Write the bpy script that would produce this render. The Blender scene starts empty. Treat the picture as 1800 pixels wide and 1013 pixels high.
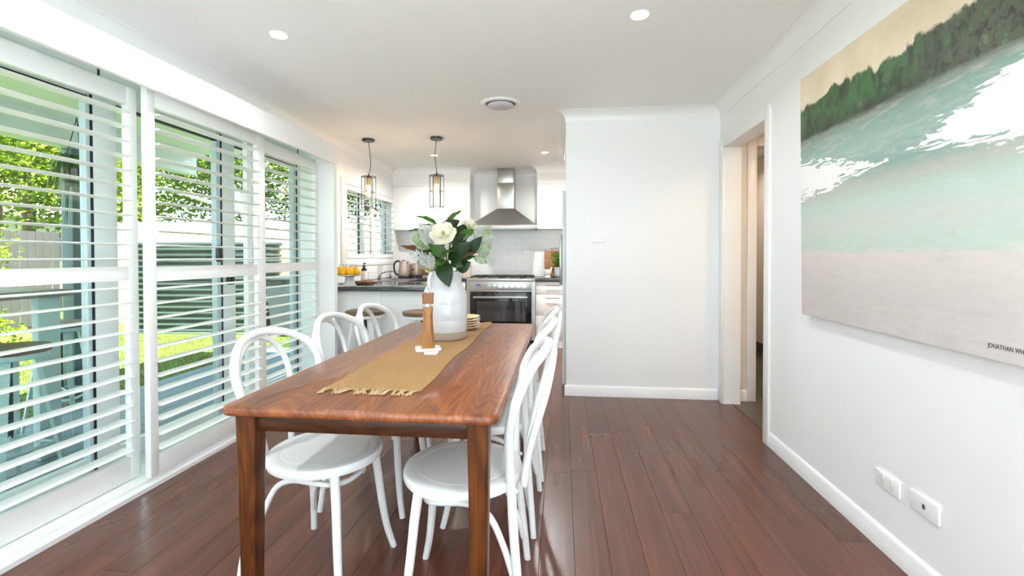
import bpy, bmesh, math, random
from mathutils import Vector, Matrix
PI = math.pi
random.seed(7)
S = bpy.context.scene
COL = S.collection

# ------------------------------------------------------------------ camera
cam = bpy.data.cameras.new('camera'); cam_o = bpy.data.objects.new('camera', cam); COL.objects.link(cam_o)
cam.sensor_width = 36.0; cam.lens = 821.17 / 1800 * 36; cam.clip_start = 0.02; cam.clip_end = 200
cam.shift_y = (462.83 - 506.5) / 1800
yaw, pitch, roll = 0.1064, 0.0143, -0.0017
right = Vector((math.cos(yaw), math.sin(yaw), 0))
fwd = Vector((-math.sin(yaw) * math.cos(pitch), math.cos(yaw) * math.cos(pitch), -math.sin(pitch)))
up = right.cross(fwd)
r2 = right * math.cos(roll) + up * math.sin(roll); u2 = -right * math.sin(roll) + up * math.cos(roll)
cam_o.matrix_world = Matrix(((r2.x, u2.x, -fwd.x, 0), (r2.y, u2.y, -fwd.y, 0), (r2.z, u2.z, -fwd.z, 1.1832), (0, 0, 0, 1)))
S.camera = cam_o

# ------------------------------------------------------------------ world, sun, exposure
W = bpy.data.worlds.new('sky'); S.world = W; W.use_nodes = True
bg = W.node_tree.nodes['Background']; bg.inputs[0].default_value = (0.75, 0.88, 1.0, 1); bg.inputs[1].default_value = 2.7
sun = bpy.data.lights.new('sun', 'SUN'); sun.energy = 36.0; sun.angle = 0.01; sun.color = (1, .985, .95)
sun_o = bpy.data.objects.new('sun', sun); COL.objects.link(sun_o)
sun_o.rotation_euler = Vector((0.30, -0.35, 1.0)).to_track_quat('Z', 'Y').to_euler()
S.view_settings.view_transform = 'Standard'; S.view_settings.look = 'None'
S.view_settings.gamma = 1.0; S.view_settings.use_curve_mapping = False
S.view_settings.exposure = 0.72
DOWNLIGHT_W = 5.5
S.cycles.use_denoising = True
S.cycles.max_bounces = 9; S.cycles.diffuse_bounces = 7; S.cycles.glossy_bounces = 4; S.cycles.transparent_max_bounces = 12
S.cycles.use_adaptive_sampling = True; S.cycles.adaptive_threshold = 0.03
S.cycles.caustics_reflective = False; S.cycles.caustics_refractive = False
S.cycles.sample_clamp_indirect = 6.0

# ------------------------------------------------------------------ mesh helper
class B:
    def __init__(s): s.v = []; s.f = []
    def add(s, vs, fs):
        o = len(s.v); s.v += [tuple(p) for p in vs]; s.f += [tuple(i + o for i in f) for f in fs]; return s
    def box(s, x0, x1, y0, y1, z0, z1):
        x0, x1 = min(x0, x1), max(x0, x1); y0, y1 = min(y0, y1), max(y0, y1); z0, z1 = min(z0, z1), max(z0, z1)
        return s.add([(x0, y0, z0), (x1, y0, z0), (x1, y1, z0), (x0, y1, z0), (x0, y0, z1), (x1, y0, z1), (x1, y1, z1), (x0, y1, z1)],
                     [(0, 3, 2, 1), (4, 5, 6, 7), (0, 1, 5, 4), (1, 2, 6, 5), (2, 3, 7, 6), (3, 0, 4, 7)])
    def bbox(s, x0, x1, y0, y1, z0, z1, r=.004, seg=2):
        bm = bmesh.new(); bmesh.ops.create_cube(bm, size=1)
        for v in bm.verts:
            v.co = Vector(((x0 + x1) / 2 + v.co.x * (x1 - x0), (y0 + y1) / 2 + v.co.y * (y1 - y0), (z0 + z1) / 2 + v.co.z * (z1 - z0)))
        bmesh.ops.bevel(bm, geom=bm.edges[:], offset=r, segments=seg, affect='EDGES', profile=.5)
        bm.verts.index_update()
        s.add([v.co[:] for v in bm.verts], [[v.index for v in f.verts] for f in bm.faces]); bm.free(); return s
    def loft(s, rings, cap=True, closed=True):
        n = len(rings[0]); o = len(s.v)
        for r in rings: s.v += [tuple(p) for p in r]
        for k in range(len(rings) - 1):
            for i in range(n if closed else n - 1):
                j = (i + 1) % n
                s.f.append((o + k * n + i, o + k * n + j, o + (k + 1) * n + j, o + (k + 1) * n + i))
        if cap and closed:
            s.f.append(tuple(o + i for i in reversed(range(n)))); s.f.append(tuple(o + (len(rings) - 1) * n + i for i in range(n)))
        return s
    def lathe(s, prof, n=24, c=(0, 0, 0), cap=True):
        rings = []
        for r, z in prof:
            rings.append([(c[0] + max(r, 1e-4) * math.cos(2 * PI * i / n), c[1] + max(r, 1e-4) * math.sin(2 * PI * i / n), c[2] + z) for i in range(n)])
        return s.loft(rings, cap)
    def tube(s, pts, r, n=10, flat=1.0, cyc=False):
        pts = [Vector(p) for p in pts]; m = len(pts); rings = []
        rr = r if isinstance(r, (list, tuple)) else [r] * m
        t = [(pts[(i + 1) % m if cyc else min(i + 1, m - 1)] - pts[(i - 1) % m if cyc else max(i - 1, 0)]).normalized() for i in range(m)]
        a = Vector((0, 0, 1)) if abs(t[0].z) < .9 else Vector((1, 0, 0))
        nrm = t[0].cross(a).normalized()
        for i in range(m):
            if i: nrm = (nrm - t[i] * nrm.dot(t[i])).normalized()
            b = t[i].cross(nrm)
            rings.append([tuple(pts[i] + (nrm * math.cos(2 * PI * k / n) + b * math.sin(2 * PI * k / n) * flat) * rr[i]) for k in range(n)])
        if cyc: return s.loft(rings + [rings[0]], cap=False)
        return s.loft(rings)
    def slab(s, pts, z0, z1, r=0.0, seg=3):
        """prism of a convex outline (xy pts, ccw) with rounded top and bottom edges"""
        n = len(pts); c = Vector((sum(p[0] for p in pts) / n, sum(p[1] for p in pts) / n)); rings = []
        P = [Vector(p) for p in pts]
        nr = []
        for i in range(n):
            e1 = (P[i] - P[i - 1]); e2 = (P[(i + 1) % n] - P[i]); d = (e1.normalized() + e2.normalized())
            nr.append(Vector((d.y, -d.x)).normalized())
        prof = [(r * (1 - math.sin(a)), z0 + r * (1 - math.cos(a))) for a in [PI / 2 * k / seg for k in range(seg + 1)]] if r else [(0, z0)]
        prof2 = [(o, z0 + z1 - z) for o, z in reversed(prof)]
        for o, z in prof + prof2:
            rings.append([tuple((P[i] - nr[i] * o)) + (z,) for i in range(n)])
        return s.loft(rings)
    def mesh(s, name, ang=40):
        me = bpy.data.meshes.new(name); me.from_pydata(s.v, [], s.f)
        if ang:
            for p in me.polygons: p.use_smooth = True
            me.set_sharp_from_angle(angle=math.radians(ang))
        me.update(); return me

def rrect(x0, x1, y0, y1, r, seg=5):
    out = []
    for cx, cy, a0 in ((x1 - r, y0 + r, -PI / 2), (x1 - r, y1 - r, 0), (x0 + r, y1 - r, PI / 2), (x0 + r, y0 + r, PI)):
        for k in range(seg + 1): a = a0 + PI / 2 * k / seg; out.append((cx + r * math.cos(a), cy + r * math.sin(a)))
    return out
def circ(r, n=32, cx=0, cy=0): return [(cx + r * math.cos(2 * PI * i / n), cy + r * math.sin(2 * PI * i / n)) for i in range(n)]
def spline(pts, k=6):
    P = [Vector(p) for p in pts]; out = []
    for i in range(len(P) - 1):
        a, b, c, d = P[max(i - 1, 0)], P[i], P[i + 1], P[min(i + 2, len(P) - 1)]
        for j in range(k):
            t = j / k
            out.append(.5 * ((2 * b) + (c - a) * t + (2 * a - 5 * b + 4 * c - d) * t * t + (3 * b - a - 3 * c + d) * t ** 3))
    return out + [P[-1]]
def lerp(a, b, t): return a + (b - a) * t

# ------------------------------------------------------------------ object helpers
def tag(o, label, cat, group=None, kind=None):
    if label: o['label'] = label
    if cat: o['category'] = cat
    if group: o['group'] = group
    if kind: o['kind'] = kind
    return o
def obj(name, b, m, parent=None, loc=None, rot=None, ang=40):
    me = b.mesh(name, ang) if isinstance(b, B) else b
    if m is not None and not me.materials: me.materials.append(m)
    o = bpy.data.objects.new(name, me); COL.objects.link(o)
    if parent: o.parent = parent
    if loc: o.location = loc
    if rot: o.rotation_euler = rot
    return o
def thing(name, label, cat, loc=(0, 0, 0), rz=0, group=None):
    o = bpy.data.objects.new(name, None); COL.objects.link(o); o.location = loc; o.rotation_euler = (0, 0, rz); o.empty_display_size = .05
    return tag(o, label, cat, group)
def struct(name, b, m, label, cat, parent=None):
    return tag(obj(name, b, m, parent), label, cat, kind='structure')
def dup(root, loc, rz, label, group=None):
    def cp(o, par):
        c = o.copy(); COL.objects.link(c); c.parent = par
        for ch in list(o.children): cp(ch, c)
        return c
    r = cp(root, None); r.location = loc; r.rotation_euler = (0, 0, rz); r['label'] = label
    if group: r['group'] = group
    return r

# ------------------------------------------------------------------ materials
def srgb(r, g, b):
    f = lambda c: (c / 255 / 12.92) if c / 255 <= .04045 else ((c / 255 + .055) / 1.055) ** 2.4
    return (f(r), f(g), f(b))
class N:
    def __init__(s, name):
        s.m = bpy.data.materials.new(name); s.m.use_nodes = True; s.t = s.m.node_tree; s.p = s.t.nodes['Principled BSDF']
        s.out = s.t.nodes['Material Output']
    def n(s, typ, **kw):
        x = s.t.nodes.new(typ)
        for k, v in kw.items(): setattr(x, k, v)
        return x
    def l(s, a, b): s.t.links.new(a, b)
    def val(s, sock, v):
        if isinstance(v, bpy.types.NodeSocket): s.l(v, sock)
        else: sock.default_value = v
    def math(s, op, a, b=0.0, c=None, clamp=False):
        x = s.n('ShaderNodeMath', operation=op, use_clamp=clamp); s.val(x.inputs[0], a); s.val(x.inputs[1], b)
        if c is not None: s.val(x.inputs[2], c)
        return x.outputs[0]
    def mix(s, fac, a, b, typ='MIX'):
        x = s.n('ShaderNodeMix', data_type='RGBA', blend_type=typ); s.val(x.inputs[0], fac)
        for sock, v in ((x.inputs[6], a), (x.inputs[7], b)):
            if isinstance(v, bpy.types.NodeSocket): s.l(v, sock)
            else: sock.default_value = (*v[:3], 1)
        return x.outputs[2]
    def coords(s, scale=(1, 1, 1), rand=False, gen='Object'):
        tc = s.n('ShaderNodeTexCoord'); mp = s.n('ShaderNodeMapping'); mp.inputs['Scale'].default_value = scale
        src = tc.outputs[gen]
        if rand:
            oi = s.n('ShaderNodeObjectInfo'); vm = s.n('ShaderNodeVectorMath', operation='ADD'); cx = s.n('ShaderNodeCombineXYZ')
            q = s.math('MULTIPLY', oi.outputs['Random'], 53.0); s.l(q, cx.inputs[0]); s.l(q, cx.inputs[1]); s.l(q, cx.inputs[2])
            s.l(src, vm.inputs[0]); s.l(cx.outputs[0], vm.inputs[1]); src = vm.outputs[0]
        s.l(src, mp.inputs[0]); return mp.outputs[0]
    def noise(s, vec, scale, detail=3, dist=0.0, rough=.55):
        x = s.n('ShaderNodeTexNoise'); s.l(vec, x.inputs['Vector']); x.inputs['Scale'].default_value = scale
        x.inputs['Detail'].default_value = detail; x.inputs['Distortion'].default_value = dist; x.inputs['Roughness'].default_value = rough
        return x.outputs['Fac']
    def ramp(s, fac, stops):
        x = s.n('ShaderNodeValToRGB'); s.l(fac, x.inputs[0]); e = x.color_ramp.elements
        while len(e) < len(stops): e.new(.5)
        for k, (p, c) in enumerate(stops): e[k].position = p; e[k].color = (*c, 1)
        return x.outputs[0]
    def bump(s, h, strength=.2, dist=.01):
        x = s.n('ShaderNodeBump'); x.inputs['Strength'].default_value = strength; x.inputs['Distance'].default_value = dist
        s.l(h, x.inputs['Height']); s.l(x.outputs[0], s.p.inputs['Normal'])
    def base(s, v, rough=.5, metal=0.0, spec=.5):
        if isinstance(v, bpy.types.NodeSocket): s.l(v, s.p.inputs['Base Color'])
        else: s.p.inputs['Base Color'].default_value = (*v, 1)
        s.p.inputs['Roughness'].default_value = rough; s.p.inputs['Metallic'].default_value = metal
        s.p.inputs['Specular IOR Level'].default_value = spec; return s

def plain(name, c, rough=.5, metal=0.0, var=.04, scale=6, bump=0.0, spec=.5, coat=0.0):
    x = N(name); v = x.coords(); f = x.noise(v, scale)
    c2 = tuple(max(0, k * (1 - var)) for k in c); c1 = tuple(min(1, k * (1 + var)) for k in c)
    x.base(x.mix(f, c2, c1), rough, metal, spec)
    if bump: x.bump(x.noise(v, scale * 25, 4), bump, .002)
    if coat: x.p.inputs['Coat Weight'].default_value = coat; x.p.inputs['Coat Roughness'].default_value = .08
    return x.m
def wood(name, dark, mid, light, axis='Y', scale=1.0, rough=.3, rand=True, lam=0.0, randamt=.25, coat=0.0, swirl=1.2, ringw=.2, ringn=5.0):
    x = N(name)
    st = {'X': (.9, 14, 14), 'Y': (14, .9, 14), 'Z': (14, 14, .9)}[axis]
    v = x.coords(tuple(k * scale for k in st), rand)
    v2 = x.coords(tuple(k * scale * .32 for k in st), rand)
    g = x.noise(v, 1.0, 6, .6, .62); big = x.noise(v2, 1.0, 2, swirl, .5)
    rings = x.math('ADD', x.math('MULTIPLY', x.math('SINE', x.math('MULTIPLY', big, ringn * 6.283)), .5), .5)
    h = x.math('ADD', x.math('MULTIPLY', g, 1 - ringw), x.math('MULTIPLY', rings, ringw))
    c = x.ramp(h, [(.25, dark), (.5, mid), (.78, light)])
    if lam:
        tc = x.n('ShaderNodeTexCoord'); sp = x.n('ShaderNodeSeparateXYZ'); x.l(tc.outputs['Object'], sp.inputs[0])
        wn = x.n('ShaderNodeTexWhiteNoise', noise_dimensions='1D'); x.l(x.math('FLOOR', x.math('DIVIDE', x.math('ADD', sp.outputs[0], .03), lam)), wn.inputs['W'])
        k = x.math('ADD', x.math('MULTIPLY', wn.outputs['Value'], .4), .8)
        c = x.mix(1.0, c, x.n_gray(k), 'MULTIPLY')
    if rand and randamt:
        oi = x.n('ShaderNodeObjectInfo'); k = x.math('ADD', x.math('MULTIPLY', oi.outputs['Random'], randamt * 2), 1 - randamt)
        c = x.mix(1.0, c, x.n_gray(k), 'MULTIPLY')
    x.base(c, rough, 0.0, .35)
    if coat: x.p.inputs['Coat Weight'].default_value = coat; x.p.inputs['Coat Roughness'].default_value = .12
    return x.m
def n_gray(s, k):
    c = s.n('ShaderNodeCombineColor'); s.l(k, c.inputs[0]); s.l(k, c.inputs[1]); s.l(k, c.inputs[2]); return c.outputs[0]
N.n_gray = n_gray
def walnut(name, dark, mid, light, axis='Y', rough=.3, rand=True, lam=0.0, coat=0.0, ringw=.12, randamt=0.0, spec=.3, fs=(150, 4.0)):
    x = N(name)
    def st(across, along): return {'X': (along, across, across), 'Y': (across, along, across), 'Z': (across, across, along)}[axis]
    tc = x.n('ShaderNodeTexCoord'); src = tc.outputs['Object']; oi = x.n('ShaderNodeObjectInfo'); sh = x.math('MULTIPLY', oi.outputs['Random'], 31.0 if rand else 0.0)
    k = None
    if lam:
        sp = x.n('ShaderNodeSeparateXYZ'); x.l(src, sp.inputs[0]); wn = x.n('ShaderNodeTexWhiteNoise', noise_dimensions='1D')
        x.l(x.math('FLOOR', x.math('DIVIDE', x.math('ADD', sp.outputs[0], .035), lam)), wn.inputs['W']); k = wn.outputs['Value']; sh = x.math('ADD', sh, x.math('MULTIPLY', k, 17.0))
    cx = x.n('ShaderNodeCombineXYZ'); [x.l(sh, cx.inputs[q]) for q in range(3)]
    va = x.n('ShaderNodeVectorMath', operation='ADD'); x.l(src, va.inputs[0]); x.l(cx.outputs[0], va.inputs[1])
    def V(a, b):
        mp = x.n('ShaderNodeMapping'); mp.inputs['Scale'].default_value = st(a, b); x.l(va.outputs[0], mp.inputs[0]); return mp.outputs[0]
    field = x.noise(V(7.5, 1.1), 1.0, 2, .5, .45)
    rings = x.math('ADD', x.math('MULTIPLY', x.math('SINE', x.math('MULTIPLY', field, 95.0)), .5), .5)
    fine = x.noise(V(*fs), 1.0, 3, 0, .6); broad = x.noise(V(10, .7), 1.0, 3, .3, .5)
    h = x.math('ADD', x.math('ADD', x.math('MULTIPLY', rings, ringw), x.math('MULTIPLY', fine, .36)), x.math('MULTIPLY', broad, .64 - ringw))
    c = x.ramp(h, [(.32, dark), (.5, mid), (.68, light)])
    if lam: c = x.mix(1.0, c, x.n_gray(x.math('ADD', x.math('MULTIPLY', k, .30), .82)), 'MULTIPLY')
    if randamt: c = x.mix(1.0, c, x.n_gray(x.math('ADD', x.math('MULTIPLY', oi.outputs['Random'], randamt * 2), 1 - randamt)), 'MULTIPLY')
    x.base(c, rough, 0.0, spec)
    if coat: x.p.inputs['Coat Weight'].default_value = coat; x.p.inputs['Coat Roughness'].default_value = .12
    return x.m
def emis(name, c, strength):
    x = N(name); x.base(c, .5); x.p.inputs['Emission Color'].default_value = (*c, 1); x.p.inputs['Emission Strength'].default_value = strength; return x.m
def glass(name, tint=(.93, .97, .96), refl=.08):
    x = N(name); x.t.nodes.remove(x.p)
    tr = x.n('ShaderNodeBsdfTransparent'); tr.inputs[0].default_value = (*tint, 1)
    gl = x.n('ShaderNodeBsdfGlossy'); gl.inputs['Roughness'].default_value = .02
    lw = x.n('ShaderNodeLayerWeight'); lw.inputs[0].default_value = .5
    fr = x.math('ADD', x.math('MULTIPLY', x.math('POWER', lw.outputs['Facing'], 5.0), .55), refl * .35)
    mx = x.n('ShaderNodeMixShader'); x.l(fr, mx.inputs[0]); x.l(tr.outputs[0], mx.inputs[1]); x.l(gl.outputs[0], mx.inputs[2])
    x.l(mx.outputs[0], x.out.inputs[0]); return x.m

m_wall = plain('white_wall_paint', (.87, .87, .87), .6, var=.012, scale=2, bump=.03)
m_ceil = plain('white_ceiling_paint', (.88, .88, .87), .7, var=.012, scale=1.5, bump=.02)
m_trim = plain('white_gloss_trim', (.86, .86, .855), .32, var=.01)
m_shut = plain('white_shutter_paint', (.88, .88, .87), .3, var=.01)
m_alu = plain('powder_coated_aluminium', (.80, .84, .85), .35, var=.02)
m_alug = plain('pale_grey_aluminium', (.50, .60, .64), .35, var=.03)
m_gask = plain('black_gasket_rubber', (.01, .012, .02), .5)
m_black = plain('black_plastic', (.012, .012, .013), .35)
m_glass = glass('window_glass')
m_floor = walnut('floor_timber', srgb(80, 44, 33), srgb(95, 54, 42), srgb(109, 64, 49), 'Y', .27, True, 0, .08, .02, .09, .5, (60, 1.1))
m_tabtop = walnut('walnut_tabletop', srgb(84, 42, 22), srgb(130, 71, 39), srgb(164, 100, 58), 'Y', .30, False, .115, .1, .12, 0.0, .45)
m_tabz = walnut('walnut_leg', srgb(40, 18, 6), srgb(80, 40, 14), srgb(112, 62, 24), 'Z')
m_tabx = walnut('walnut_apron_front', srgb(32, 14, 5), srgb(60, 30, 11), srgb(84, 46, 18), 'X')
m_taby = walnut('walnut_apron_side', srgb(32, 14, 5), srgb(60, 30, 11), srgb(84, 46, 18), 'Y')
m_chair = plain('white_chair_lacquer', (.84, .84, .835), .28, var=.012)
m_cab = plain('white_gloss_cabinet', (.84, .84, .83), .16, var=.008)
m_cabbody = plain('white_cabinet_board', (.80, .80, .79), .4, var=.01)
m_bench = plain('dark_grey_stone_worktop', (.045, .05, .055), .05, var=.25, scale=60)
m_steel = plain('brushed_steel', (.46, .45, .435), .3, 1.0, var=.08, scale=4)
m_steelhood = plain('brushed_steel_hood', (.43, .42, .40), .34, 1.0, var=.06, scale=3)
m_chrome = plain('chrome', (.75, .75, .76), .1, 1.0, var=.02)
m_ovenglass = plain('black_oven_glass', (.006, .006, .007), .05, var=.1)
m_stove = plain('cast_iron', (.015, .015, .016), .6)
m_tile = plain('white_glazed_tile', (.84, .85, .85), .12, var=.01)
m_grout = plain('pale_grout', (.83, .84, .84), .6)
m_darktile = plain('dark_grey_floor_tile', srgb(84, 72, 60), .3, var=.18, scale=5)
m_ceramic = plain('white_glazed_ceramic', (.58, .58, .60), .14, var=.02, scale=14)
m_taupe = plain('unglazed_taupe_clay', srgb(168, 152, 138), .6, var=.06, scale=30)
m_stone = plain('white_stone', (.82, .81, .79), .35, var=.05, scale=20)
m_jute_c = None
m_blackmetal = plain('black_painted_metal', (.02, .018, .017), .4, var=.1)
m_brass = plain('aged_brass', (.50, .36, .14), .35, .9)
m_bulb = emis('warm_filament_glow', (1.0, .66, .30), 30.0)
m_bulbglass = glass('clear_bulb_glass', (1, .97, .9), .1)
m_down = emis('downlight_diffuser', (1.0, .93, .82), 9.0)
m_vent = plain('white_vent_plastic', (.66, .64, .70), .4)
m_ventdark = plain('grey_vent_throat', (.20, .19, .22), .6)

def leafmat(name, c1, c2, back=None, rough=.35, trans=.0, spec=.22):
    x = N(name); v = x.coords((1, 1, 1), True); f = x.noise(v, 30, 4)
    c = x.mix(f, c1, c2)
    if back is not None:
        g = x.n('ShaderNodeNewGeometry'); c = x.mix(g.outputs['Backfacing'], c, back)
    x.base(c, rough, 0.0, spec)
    if trans:
        tl = x.n('ShaderNodeBsdfTranslucent'); x.l(c, tl.inputs[0]); mx = x.n('ShaderNodeMixShader'); mx.inputs[0].default_value = trans
        x.l(x.p.outputs[0], mx.inputs[1]); x.l(tl.outputs[0], mx.inputs[2]); x.l(mx.outputs[0], x.out.inputs[0])
    return x.m

# ================================================================== STRUCTURE
XL, XR, YD, YB, H = -2.35, 1.288, 3.99, 6.61, 2.4
XO = -2.52          # outer face of the window wall
Y0 = -3.0           # wall behind the camera

# floor boards
fl = struct('floor', B().box(XO + .1, 1.36, Y0, YB, -.06, -.014), plain('dark_subfloor', (.02, .012, .01), .8), 'polished dark red-brown timber floorboards running into the kitchen', 'floor')
random.seed(11)
pw = .137; x = -2.28; k = 0
while x < 1.36:
    x1 = min(x + pw, 1.359); y = Y0 - random.random() * 1.8
    while y < YB:
        y1 = y + 1.83; a, b_ = max(y, Y0), min(y1, YB)
        if b_ - a > .05 and x1 - x > .02:
            w = x1 - x - .0009; L = b_ - a - .0009; c = .0008
            bb = B(); bb.loft([[(-w/2, -L/2, -.014), (w/2, -L/2, -.014), (w/2, L/2, -.014), (-w/2, L/2, -.014)],
                               [(-w/2, -L/2, -c), (w/2, -L/2, -c), (w/2, L/2, -c), (-w/2, L/2, -c)],
                               [(-w/2+c, -L/2+c, 0), (w/2-c, -L/2+c, 0), (w/2-c, L/2-c, 0), (-w/2+c, L/2-c, 0)]])
            obj('plank', bb, m_floor, fl, ((x + x1) / 2, (a + b_) / 2, 0), ang=0)
        y = y1
    x += pw; k += 1

struct('ceiling', B().box(XO, XR + .122, Y0 - .1, 7.6, H, H + .12).box(XR + .122, 2.6, 1.75, 7.6, H, H + .12), m_ceil, 'flat white painted ceiling over dining room and kitchen', 'ceiling')

# left wall with the big sliding door opening and the kitchen window
DY0, DY1, DZ1 = .25, 4.13, 2.12        # sliding door opening
KY0, KY1, KZ0, KZ1 = 4.86, 6.33, 1.16, 1.98
wl = B()
wl.box(XO, XL, Y0, DY0, 0, H).box(XO, XL, DY0, DY1, DZ1, H).box(XO, XL, DY1, KY0, 0, H)
wl.box(XO, XL, KY0, KY1, 0, KZ0).box(XO, XL, KY0, KY1, KZ1, H).box(XO, XL, KY1, YB + .1, 0, H)
struct('wall_left', wl, m_wall, 'white window wall along the dining room and kitchen', 'wall')
struct('wall_back', B().box(XL, 1.4, YB, YB + .1, 0, H), m_wall, 'white kitchen back wall behind the cooker', 'wall')
# right wall with the sliding doorway and an opening added for side daylight
OY0, OY1, OZ = 3.11, 3.88, 2.05
wr = B().box(XR, XR + .122, -.05, OY0, 0, H).box(XR, XR + .122, Y0, -.05, 2.28, H).box(XR, XR + .122, Y0 - .1, -2.9, 0, 2.28).box(XR, XR + .122, OY0, OY1, OZ, H).box(XR, XR + .122, OY1, YD + .1, 0, H)
struct('wall_right', wr, m_wall, 'white wall carrying the large landscape painting', 'wall')
struct('wall_divider', B().box(.035, XR, YD, YD + .1, 0, H), m_wall, 'short white wall between dining room and kitchen', 'wall')
# wall behind the camera, with a wide glazed opening added to let daylight in
wf = B().box(XL, -2.15, Y0 - .1, Y0, 0, H).box(1.1, XR, Y0 - .1, Y0, 0, H).box(-2.15, 1.1, Y0 - .1, Y0, 2.3, H)
struct('wall_front', wf, m_wall, 'white wall behind the viewer with a wide opening added for daylight', 'wall')

def glazing(name, label, horizontal, fixed, a0, a1, zt, n):
    b = B(); panes = []
    for i in range(n + 1):
        c = lerp(a0, a1, i / n); q = (c - .03, c + .03)
        b.box(*( (q[0], q[1], fixed - .03, fixed + .03) if horizontal else (fixed - .03, fixed + .03, q[0], q[1]) ), 0, zt)
    for z0, z1 in ((0, .06), (zt - .06, zt)): b.box(*((a0, a1, fixed - .03, fixed + .03) if horizontal else (fixed - .03, fixed + .03, a0, a1)), z0, z1)
    w = struct(name, b, m_alu, label, 'window')
    for i in range(n):
        p, q = lerp(a0, a1, i / n) + .03, lerp(a0, a1, (i + 1) / n) - .03
        obj('pane', B().box(*((p, q, fixed - .003, fixed + .003) if horizontal else (fixed - .003, fixed + .003, p, q)), .06, zt - .06), m_glass, w)
glazing('added_window_back', 'added wide white framed glass doors for daylight behind the viewer', True, Y0 - .05, -2.12, 1.07, 2.3, 3)  # unseen glass doors added to bring in daylight from behind
glazing('added_window_side', 'added white framed glass doors for daylight onto the terrace beside the viewer', False, XR + .06, -2.87, -.08, 2.28, 3)  # unseen side doors added so daylight reaches the ceiling
# cornices (coved), as swept profiles
def cove(r=.085, n=6):
    pts = [(0, 0), (0, -r), (.004, -r)]
    for i in range(n + 1):
        a = PI / 2 * i / n
        pts.append((.004 + (r - .010) * (1 - math.cos(a)) , -(r - .006) * 1 + (r - .010) * math.sin(a)))
    pts += [(r - .004, -.004), (r, -.004), (r, 0)]
    return pts
CV = cove()
def cornice(name, p0, p1, inward, label, m0=0, m1=0):
    """p0->p1 along a wall at ceiling height; inward = unit xy into the room; m = mitre (+1 shortens with depth, -1 lengthens)"""
    p0 = Vector((*p0, H)); p1 = Vector((*p1, H)); d = (p1 - p0).normalized(); iv = Vector((*inward, 0)); b = B(); R = []
    for p, mm in ((p0, m0), (p1, -m1)):
        R.append([tuple(p + iv * u + Vector((0, 0, v)) + d * (u * mm)) for u, v in CV])
    b.loft(R); return struct(name, b, m_trim, label, 'cornice')
cornice('trim_1', (XL, Y0), (XL, 6.30), (1, 0), 'white coved cornice above the shuttered doors', 0, 1)
cornice('trim_2', (XR, YD), (XR, Y0), (-1, 0), 'white coved cornice above the painting wall', 1, 0)
cornice('trim_3', (.035, YD), (XR, YD), (0, -1), 'white coved cornice on the wall beside the doorway', -1, 1)
cornice('trim_4', (.035, 6.0), (.035, YD), (-1, 0), 'white coved cornice turning round the end of the short wall into the kitchen', 0, -1)

# skirting boards
def skirt(name, p0, p1, inward, label, m0=0, m1=0):
    prof = [(0, 0), (.014, 0), (.014, .045), (.012, .05), (.012, .072), (.004, .088), (0, .09)]
    p0 = Vector((*p0, 0)); p1 = Vector((*p1, 0)); d = (p1 - p0).normalized(); iv = Vector((*inward, 0)); b = B(); R = []
    for p, mm in ((p0, m0), (p1, -m1)): R.append([tuple(p + iv * u + Vector((0, 0, v)) + d * (u * mm)) for u, v in prof])
    b.loft(R); return struct(name, b, m_trim, label, 'skirting')
skirt('baseboard_right', (XR, OY0 - .07), (XR, -.05), (-1, 0), 'white skirting board below the painting')
skirt('baseboard_divider', (.021, YD), (XR - .018, YD), (0, -1), 'white skirting board on the short dividing wall')

# architrave round the doorway (door_1) and its lining
ar = B()
ar.bbox(XR - .018, XR, OY0 - .07, OY0 + .004, 0, OZ + .07, .004).bbox(XR - .018, XR, OY1 - .004, OY1 + .07, 0, OZ + .07, .004)
ar.bbox(XR - .018, XR, OY0 + .004, OY1 - .004, OZ - .004, OZ + .07, .004)
d1 = struct('door_1', ar, m_trim, 'white architrave round the open sliding doorway to the hall', 'door frame')
ln = B().box(XR - .002, XR + .126, OY1 - .002, OY1 + .02, 0, OZ).box(XR - .002, XR + .126, OY0 - .02, OY0 + .002, 0, OZ)
ln.box(XR - .002, XR + .035, OY0, OY1, OZ - .002, OZ + .02).box(XR + .088, XR + .126, OY0, OY1, OZ - .002, OZ + .02)
obj('door_lining', ln, m_trim, d1)
obj('sliding_track', B().box(XR + .036, XR + .087, OY0, OY1, OZ + .012, OZ + .02), m_alug, d1)
# hall beyond
hm = plain('cream_hall_paint', srgb(230, 222, 212), .6, var=.015)
hb = B().box(XR + .122, 1.565, 3.98, 4.08, 0, H).box(2.33, 2.44, 3.98, 4.08, 0, H).box(1.565, 2.33, 3.98, 4.08, 2.07, H)
struct('wall_hall_end', hb, hm, 'cream hall wall beyond the doorway with another door opening', 'wall')
struct('wall_hall_right', B().box(2.44, 2.54, 1.9, 7.3, 0, H), hm, 'beige wall of the room past the hall', 'wall')
struct('wall_hall_front', B().box(XR + .122, 2.44, 1.8, 1.9, 0, H), hm, 'cream wall closing the near end of the hall', 'wall')
struct('wall_hall_far', B().box(1.3, 2.44, 7.2, 7.3, 0, H), hm, 'beige wall at the far end of the room past the hall', 'wall')
struct('wall_hall_left', B().box(1.3, 1.4, 4.09, 7.3, 0, H), hm, 'beige wall backing onto the kitchen', 'wall')
d2 = B().bbox(1.495, 1.565, 3.962, 3.98, 0, 2.14, .004).bbox(2.33, 2.40, 3.962, 3.98, 0, 2.14, .004).bbox(1.565, 2.33, 3.962, 3.98, 2.07, 2.14, .004)
struct('door_2', d2, m_trim, 'cream architrave of the second doorway in the hall', 'door frame')
skirt('baseboard_hall', (1.415, 3.98), (1.495, 3.98), (0, -1), 'short piece of cream skirting in the hall')
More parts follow.
